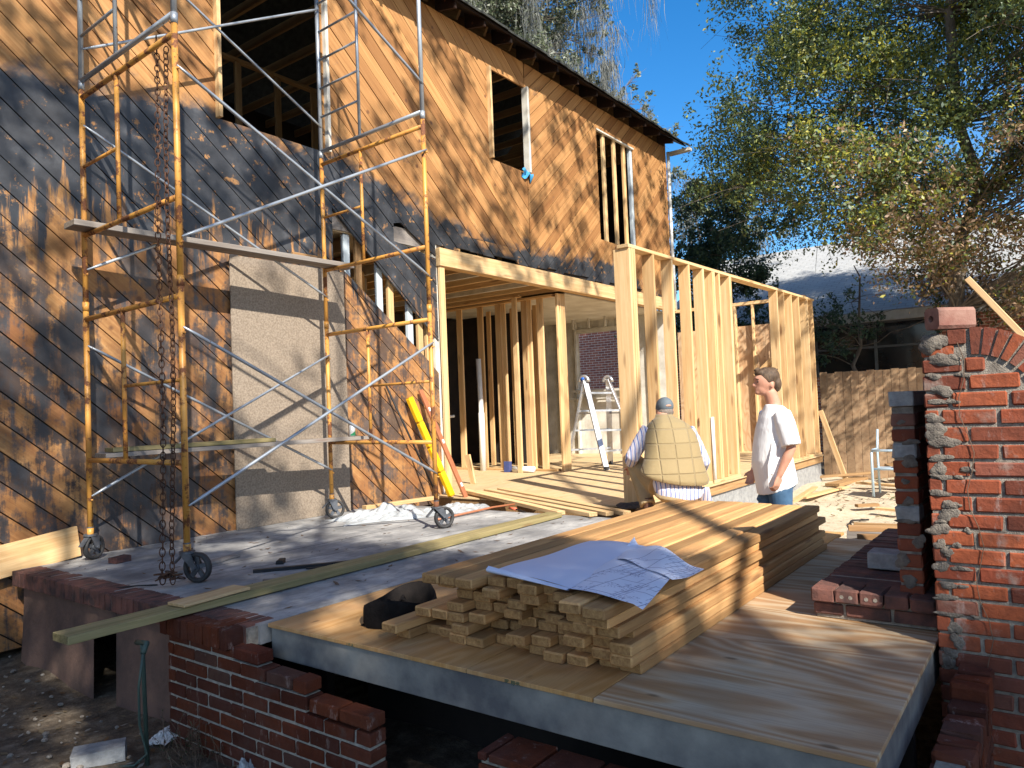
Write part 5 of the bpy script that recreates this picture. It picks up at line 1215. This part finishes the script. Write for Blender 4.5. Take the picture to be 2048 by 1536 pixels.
def tree(T,base,top,r0,clusters,lmat,lsize,rndf,nleaf,seed,twigs=1.,elong=.5,droop=0.,lean=(0,0)):
    """clusters: list of (x,y,z,radius)"""
    R=random.Random(seed); NR=np.random.default_rng(seed)
    base=Vector(base); tr=MB(); pts=limb(tr,base,Vector((base.x+lean[0],base.y+lean[1],top)),r0,r0*.15,R,0,12); tr.build('trunk',BARK,T,True)
    lb=MB(); C=[];rn=[]
    for (x,y,z,rad) in clusters:
        c=Vector((x,y,z)); h=min(pts,key=lambda p:abs(p.z-(z-.25*math.hypot(x-p.x,y-p.y)))) 
        lp=limb(lb,h,c,max(.012,r0*.14*(1-.5*(c.z-base.z)/(top-base.z))),.006,R,.06,6)
        for k in range(int(5*twigs)):
            e=c+Vector((R.gauss(0,1),R.gauss(0,1),R.gauss(0,.8)))*rad*.8; lb.tube([lp[-2],(lp[-2]+e)/2+Vector((0,0,.05)),e],[.008,.006,.003],4)
        n=int(nleaf*rad*rad*R.uniform(.6,1.3)); sub=max(3,int(n/28)); cs=np.array([x,y,z])+NR.normal(size=(sub,3))*rad*[.55,.55,.42]
        P_=cs[NR.integers(0,sub,n)]+NR.normal(size=(n,3))*rad*.15
        C.append(P_); rn.append(rndf(P_,NR))
    lb.build('limbs',BARK,T,fix=False)
    C=np.concatenate(C); rn=np.concatenate(rn); return leafmesh('crown',C,lsize,lmat,T,rn,elong,droop,seed)
# big tree at right
Rt_=random.Random(31); cl=[]
while len(cl)<370:
    y=Rt_.uniform(-3.6,6.5); z=Rt_.uniform(2.4,12.0); x=Rt_.uniform(13.6,18.5)
    lim=6.15-max(0,abs(z-7.8)-1.0)*.5 if z>5.2 else 5.6-(5.2-z)*1.7
    if y>lim: continue
    
    if y>3.9 and Rt_.random()<.5: continue
    if 2.9<y<5.3 and z<4.7 and Rt_.random()<.5: continue
    if y>3.2 and z<3.4: continue
    if y>1. and z<2.7: continue
    cl.append((x,y,z,Rt_.uniform(.42,.85)))
def rnd_autumn(P_,NR):
    n=len(P_); y=P_[:,1]; z=P_[:,2]; cy_=P_[:,1].mean(); cz_=P_[:,2].mean(); r=NR.uniform(0,1,n)
    brown=max(0,min(1,(5.4-cz_)*.3+(3.0-cy_)*.17+NR.normal()*.25)); yel=max(0,min(1,.45-abs(cy_-2.4)*.08+NR.normal()*.25))
    out=r*.37; m=NR.uniform(0,1,n); out=np.where(m<yel*.75,.376+NR.uniform(0,.24,n),out); m2=NR.uniform(0,1,n); return np.where(m2<brown*.85,.63+NR.uniform(0,.36,n),out)
T=thing('oak_tree','large tree with green, yellow and browning leaves filling the upper right over the neighbour roof','tree',(16,1.35,-.5))
tree(T,(16.,1.35,-.6),13.5,.17,cl,LEAFM,.082,rnd_autumn,2000,31,1.,.5,.2,(.1,.25))
T=thing('evergreen_tree','dense dark green tree rising just behind the corner of the stud wall','tree',(18.3,7.0,-.5))
Rq=random.Random(8); cl=[(18.3+Rq.gauss(0,.7),6.9+Rq.gauss(0,.72)*(1.25-(z-2)*.12),z,Rq.uniform(.35,.6)) for z in [Rq.uniform(1.6,6.3) for _ in range(62)]]
tree(T,(18.3,6.95,-.6),6.4,.12,cl,LEAFD,.10,lambda P_,NR:NR.uniform(0,1,len(P_)),2300,8,.6)
T=thing('evergreen_tree','small sparse evergreen standing against the neighbour eave right of the stud wall','tree',(18.2,3.7,-.5))
cl=[(18.0+Rq.gauss(0,.5),3.6+Rq.gauss(0,1.0),z,Rq.uniform(.3,.5)) for z in [Rq.uniform(2.0,3.6) for _ in range(8)]]
tree(T,(18.2,3.7,-.6),4.,.08,cl,LEAFD,.09,lambda P_,NR:NR.uniform(0,1,len(P_)),1100,9,1.)
def mossmesh(name,anchors,T,seed):
    R=np.random.default_rng(seed); V=[];r=[]
    for (x,y,z,L,n) in anchors:
        for i in range(n):
            px,py=x+R.normal()*.16,y+R.normal()*.16; l=L*R.uniform(.35,1.1); k=7; dx,dy=R.normal()*.05,R.normal()*.05; a=R.uniform(0,3.14); w0=R.uniform(.005,.013); zz=z+R.normal()*.12
            prev=None
            for j in range(k+1):
                t=j/k; p=np.array([px+dx*t*3+math.sin(t*9+i)*.025,py+dy*t*3+math.cos(t*8+i*2)*.025,zz-l*t]); wv=np.array([math.cos(a+t*3),math.sin(a+t*3),0])*w0*(1-t*.75)
                if prev is not None: V.append([prev[0]-prev[1],prev[0]+prev[1],p+wv,p-wv]); r.append(R.uniform(0,1))
                prev=(p,wv)
    V=np.array(V,dtype=np.float32); n=len(V); me=bpy.data.meshes.new(name); me.vertices.add(4*n); me.vertices.foreach_set('co',V.ravel())
    me.loops.add(4*n); me.loops.foreach_set('vertex_index',np.arange(4*n,dtype=np.int32)); me.polygons.add(n); me.polygons.foreach_set('loop_start',np.arange(0,4*n,4,dtype=np.int32)); me.polygons.foreach_set('loop_total',np.full(n,4,dtype=np.int32)); me.update(calc_edges=True)
    a=me.attributes.new('rnd','FLOAT','FACE'); a.data.foreach_set('value',r); me.materials.append(MOSS); o=bpy.data.objects.new(name,me); sc.collection.objects.link(o); return par(o,T)
def pxy(px,py,dist):
    """a spot in the far trees, laid out along the bearing it has from the yard"""
    d=D_+R_*((px-1024)/F)-U_*((py-768)/F); return Vector((0,0,1.05))+d*dist
def mosstree(label,base,top,r0,spots,seed,nl,msz=1.,lean=(0,0),mn=46):
    T=thing('live_oak',label,'tree',base); R=random.Random(seed); cl=[];an=[]
    for (px,py,rad,moss) in spots:
        p=pxy(px,py,R.uniform(23,27)); cl.append((p.x,p.y,p.z,rad))
        for k in range(moss): 
            q=p+Vector((R.gauss(0,.5),R.gauss(0,.5),R.gauss(0,.3))); an.append((q.x,q.y,q.z,R.uniform(.7,2.2)*msz,mn))
    tree(T,base,top,r0,cl,LEAFG,.12,lambda P_,NR:NR.uniform(0,1,len(P_)),nl,seed,1.4,lean=lean); mossmesh('moss',an,T,seed)
sp=[]; Rm=random.Random(2)
for i in range(95):
    px=Rm.uniform(860,1190); lo=(px-870)*.64-20; py=Rm.uniform(-160,max(lo,0)+40)
    if px>1140 and py>60 and Rm.random()<.7: continue
    sp.append((px,py,Rm.uniform(.5,.9),2 if Rm.random()<.75 else 0))
sp+=[(1215,30,.3,1),(1195,70,.35,3),(1180,90,.3,3),(1190,10,.3,2),(1205,110,.25,2),(1235,-30,.4,1)]
mosstree('tall live oak draped with grey Spanish moss behind the house roof','x' and (17.5,15.5,-.5),16,.3,sp,5,1050)
sp=[(1195,170,.5,0),(1215,195,.5,2),(1240,215,.5,1),(1265,200,.4,0),(1180,150,.4,3),(1210,165,.3,3),(1290,240,.45,0),(1320,262,.4,0),(1250,185,.35,0),(1275,150,.3,0),(1160,160,.5,3),(1140,120,.5,3),(1345,268,.25,0),(1300,215,.3,0)]
mosstree('live oak with lower grey-green crown showing above the right end of the house roof',(20.5,11.8,-.5),9,.2,sp,6,900)
sp=[(1365,345,.5,2),(1385,380,.5,2),(1370,420,.6,3),(1350,460,.5,4),(1395,440,.5,2),(1425,430,.4,1),(1500,440,.4,1),(1520,470,.4,2),(1345,400,.4,3),(1480,460,.4,1),(1440,395,.4,0),(1560,470,.4,1)]
mosstree('mossy grey-green oak far behind the house corner, beyond the evergreen',(22.6,9.2,-.5),7,.15,sp,7,800,.7)
# shrub band far behind, closing the view under the roofs
T=thing('hedge','dark hedge along the back of the neighbouring yard','hedge',(30,12,-.5))
NR=np.random.default_rng(4); n=24000; P_=np.stack([NR.uniform(27,29.5,n),NR.uniform(-12,26,n),NR.uniform(-.5,3.2,n)+NR.normal(size=n)*.3],1)
leafmesh('leaves',P_,.26,LEAFD,T,NR.uniform(0,1,n),.6,0,4)
# unseen oak behind the camera, crown shaped along sun rays to cast dappled shade
T=thing('shade_oak','unseen oak behind the viewpoint, crown shaped to throw the dappled shade on house and yard','tree',(-6.5,-10.5,-.5))
Rs=random.Random(17); S=SUN_DIR; cs=[]; holes=[(2.75,3.05,.30),(2.95,3.35,.22),(3.35,1.5,.22),(2.35,2.75,.16),(3.3,.95,.2),(2.0,4.9,.22),(1.6,4.2,.3),(3.4,4.9,.25),(2.6,6.0,.2),(3.7,5.6,.3),(1.2,3.3,.25)]
def dens(x,y):
    for hx,hy,hr in holes:
        if math.hypot(x-hx,(y-hy))<hr: return 0
    if y<1.9: return .93 if x<3.70 else 0
    if y<3.4: return .92 if x<3.72 else 0
    if y<6.4: return .85 if x<4.2 else (.4 if x<4.8 else 0)
    if y<9.0: return .85 if x<5.0 else (.15 if x<6.3 else 0)
    if x<5.6: return .8
    if x<19 and y<13.2: return .62 if y>9.4 else .08
    return 0
tries=0
while tries<4200:
    tries+=1; x=Rs.uniform(-2.5,19);y=Rs.uniform(-3,13.5)
    if Rs.random()<dens(x,y):
        t=Rs.uniform(13,19) if x<8 else Rs.uniform(16.5,20)
        rad=Rs.uniform(.10,.26) if (y<6 or x<5.6) else Rs.uniform(.06,.2)
        if y<3.6 and dens(x+rad*.8,y)==0: rad=.06
        cs.append((x+S.x*t,y+S.y*t,S.z*t,rad))
k_=0
while k_<1700:
    x=Rs.uniform(-1.5,4.3);y=Rs.uniform(-2.5,7.2); d_=dens(x,y)
    if y>6.2: d_*=.5
    if Rs.random()>d_**2: k_+=.3; continue
    if d_<.5: k_+=1; continue
    rad=Rs.uniform(.16,.34)
    if dens(x+rad*.7,y)==0 or dens(x,y+rad*.7)==0 or dens(x-rad*.7,y)==0 or dens(x,y-rad*.7)==0: rad=.1
    t=Rs.uniform(13,18); cs.append((x+S.x*t,y+S.y*t,S.z*t,rad)); k_+=1
for i in range(90):
    x,y=Rs.uniform(13.2,18),Rs.uniform(3.4,6.6); t=Rs.uniform(17,20); cs.append((x+S.x*t,y+S.y*t,S.z*t,Rs.uniform(.05,.16)))
NR=np.random.default_rng(5); C=[]
for x,y,z,rad in cs:
    n=int(14+520*rad*rad); C.append(np.array([x,y,z])+NR.normal(size=(n,3))*rad*[.6,.6,.5])
C=np.concatenate(C); leafmesh('crown',C,.115,LEAFS,T,NR.uniform(0,1,len(C)),.55,0,6)
tb=MB(); tk=limb(tb,(-6.5,-10.5,-.6),(-4.5,-8.5,8.5),.42,.2,Rs,0,8); tb.build('trunk',BARK,T,True)
lb=MB(); hubs=[]
for k in range(26):
    c=cs[Rs.randrange(len(cs))]; st=tk[Rs.choice((4,5,6,7,8))]; p=limb(lb,st,(c[0],c[1],c[2]+.2),.09,.02,Rs,.06,8); hubs+=p[3:]
for k in range(420):
    c=Vector(cs[Rs.randrange(len(cs))][:3]); h=min(hubs,key=lambda p:(p-c).length); 
    if (h-c).length<3.2: lb.tube([h,(h+c)/2+Vector((0,0,.1)),c],[.022,.015,.006],5)
lb.build('limbs',BARK,T,fix=False)
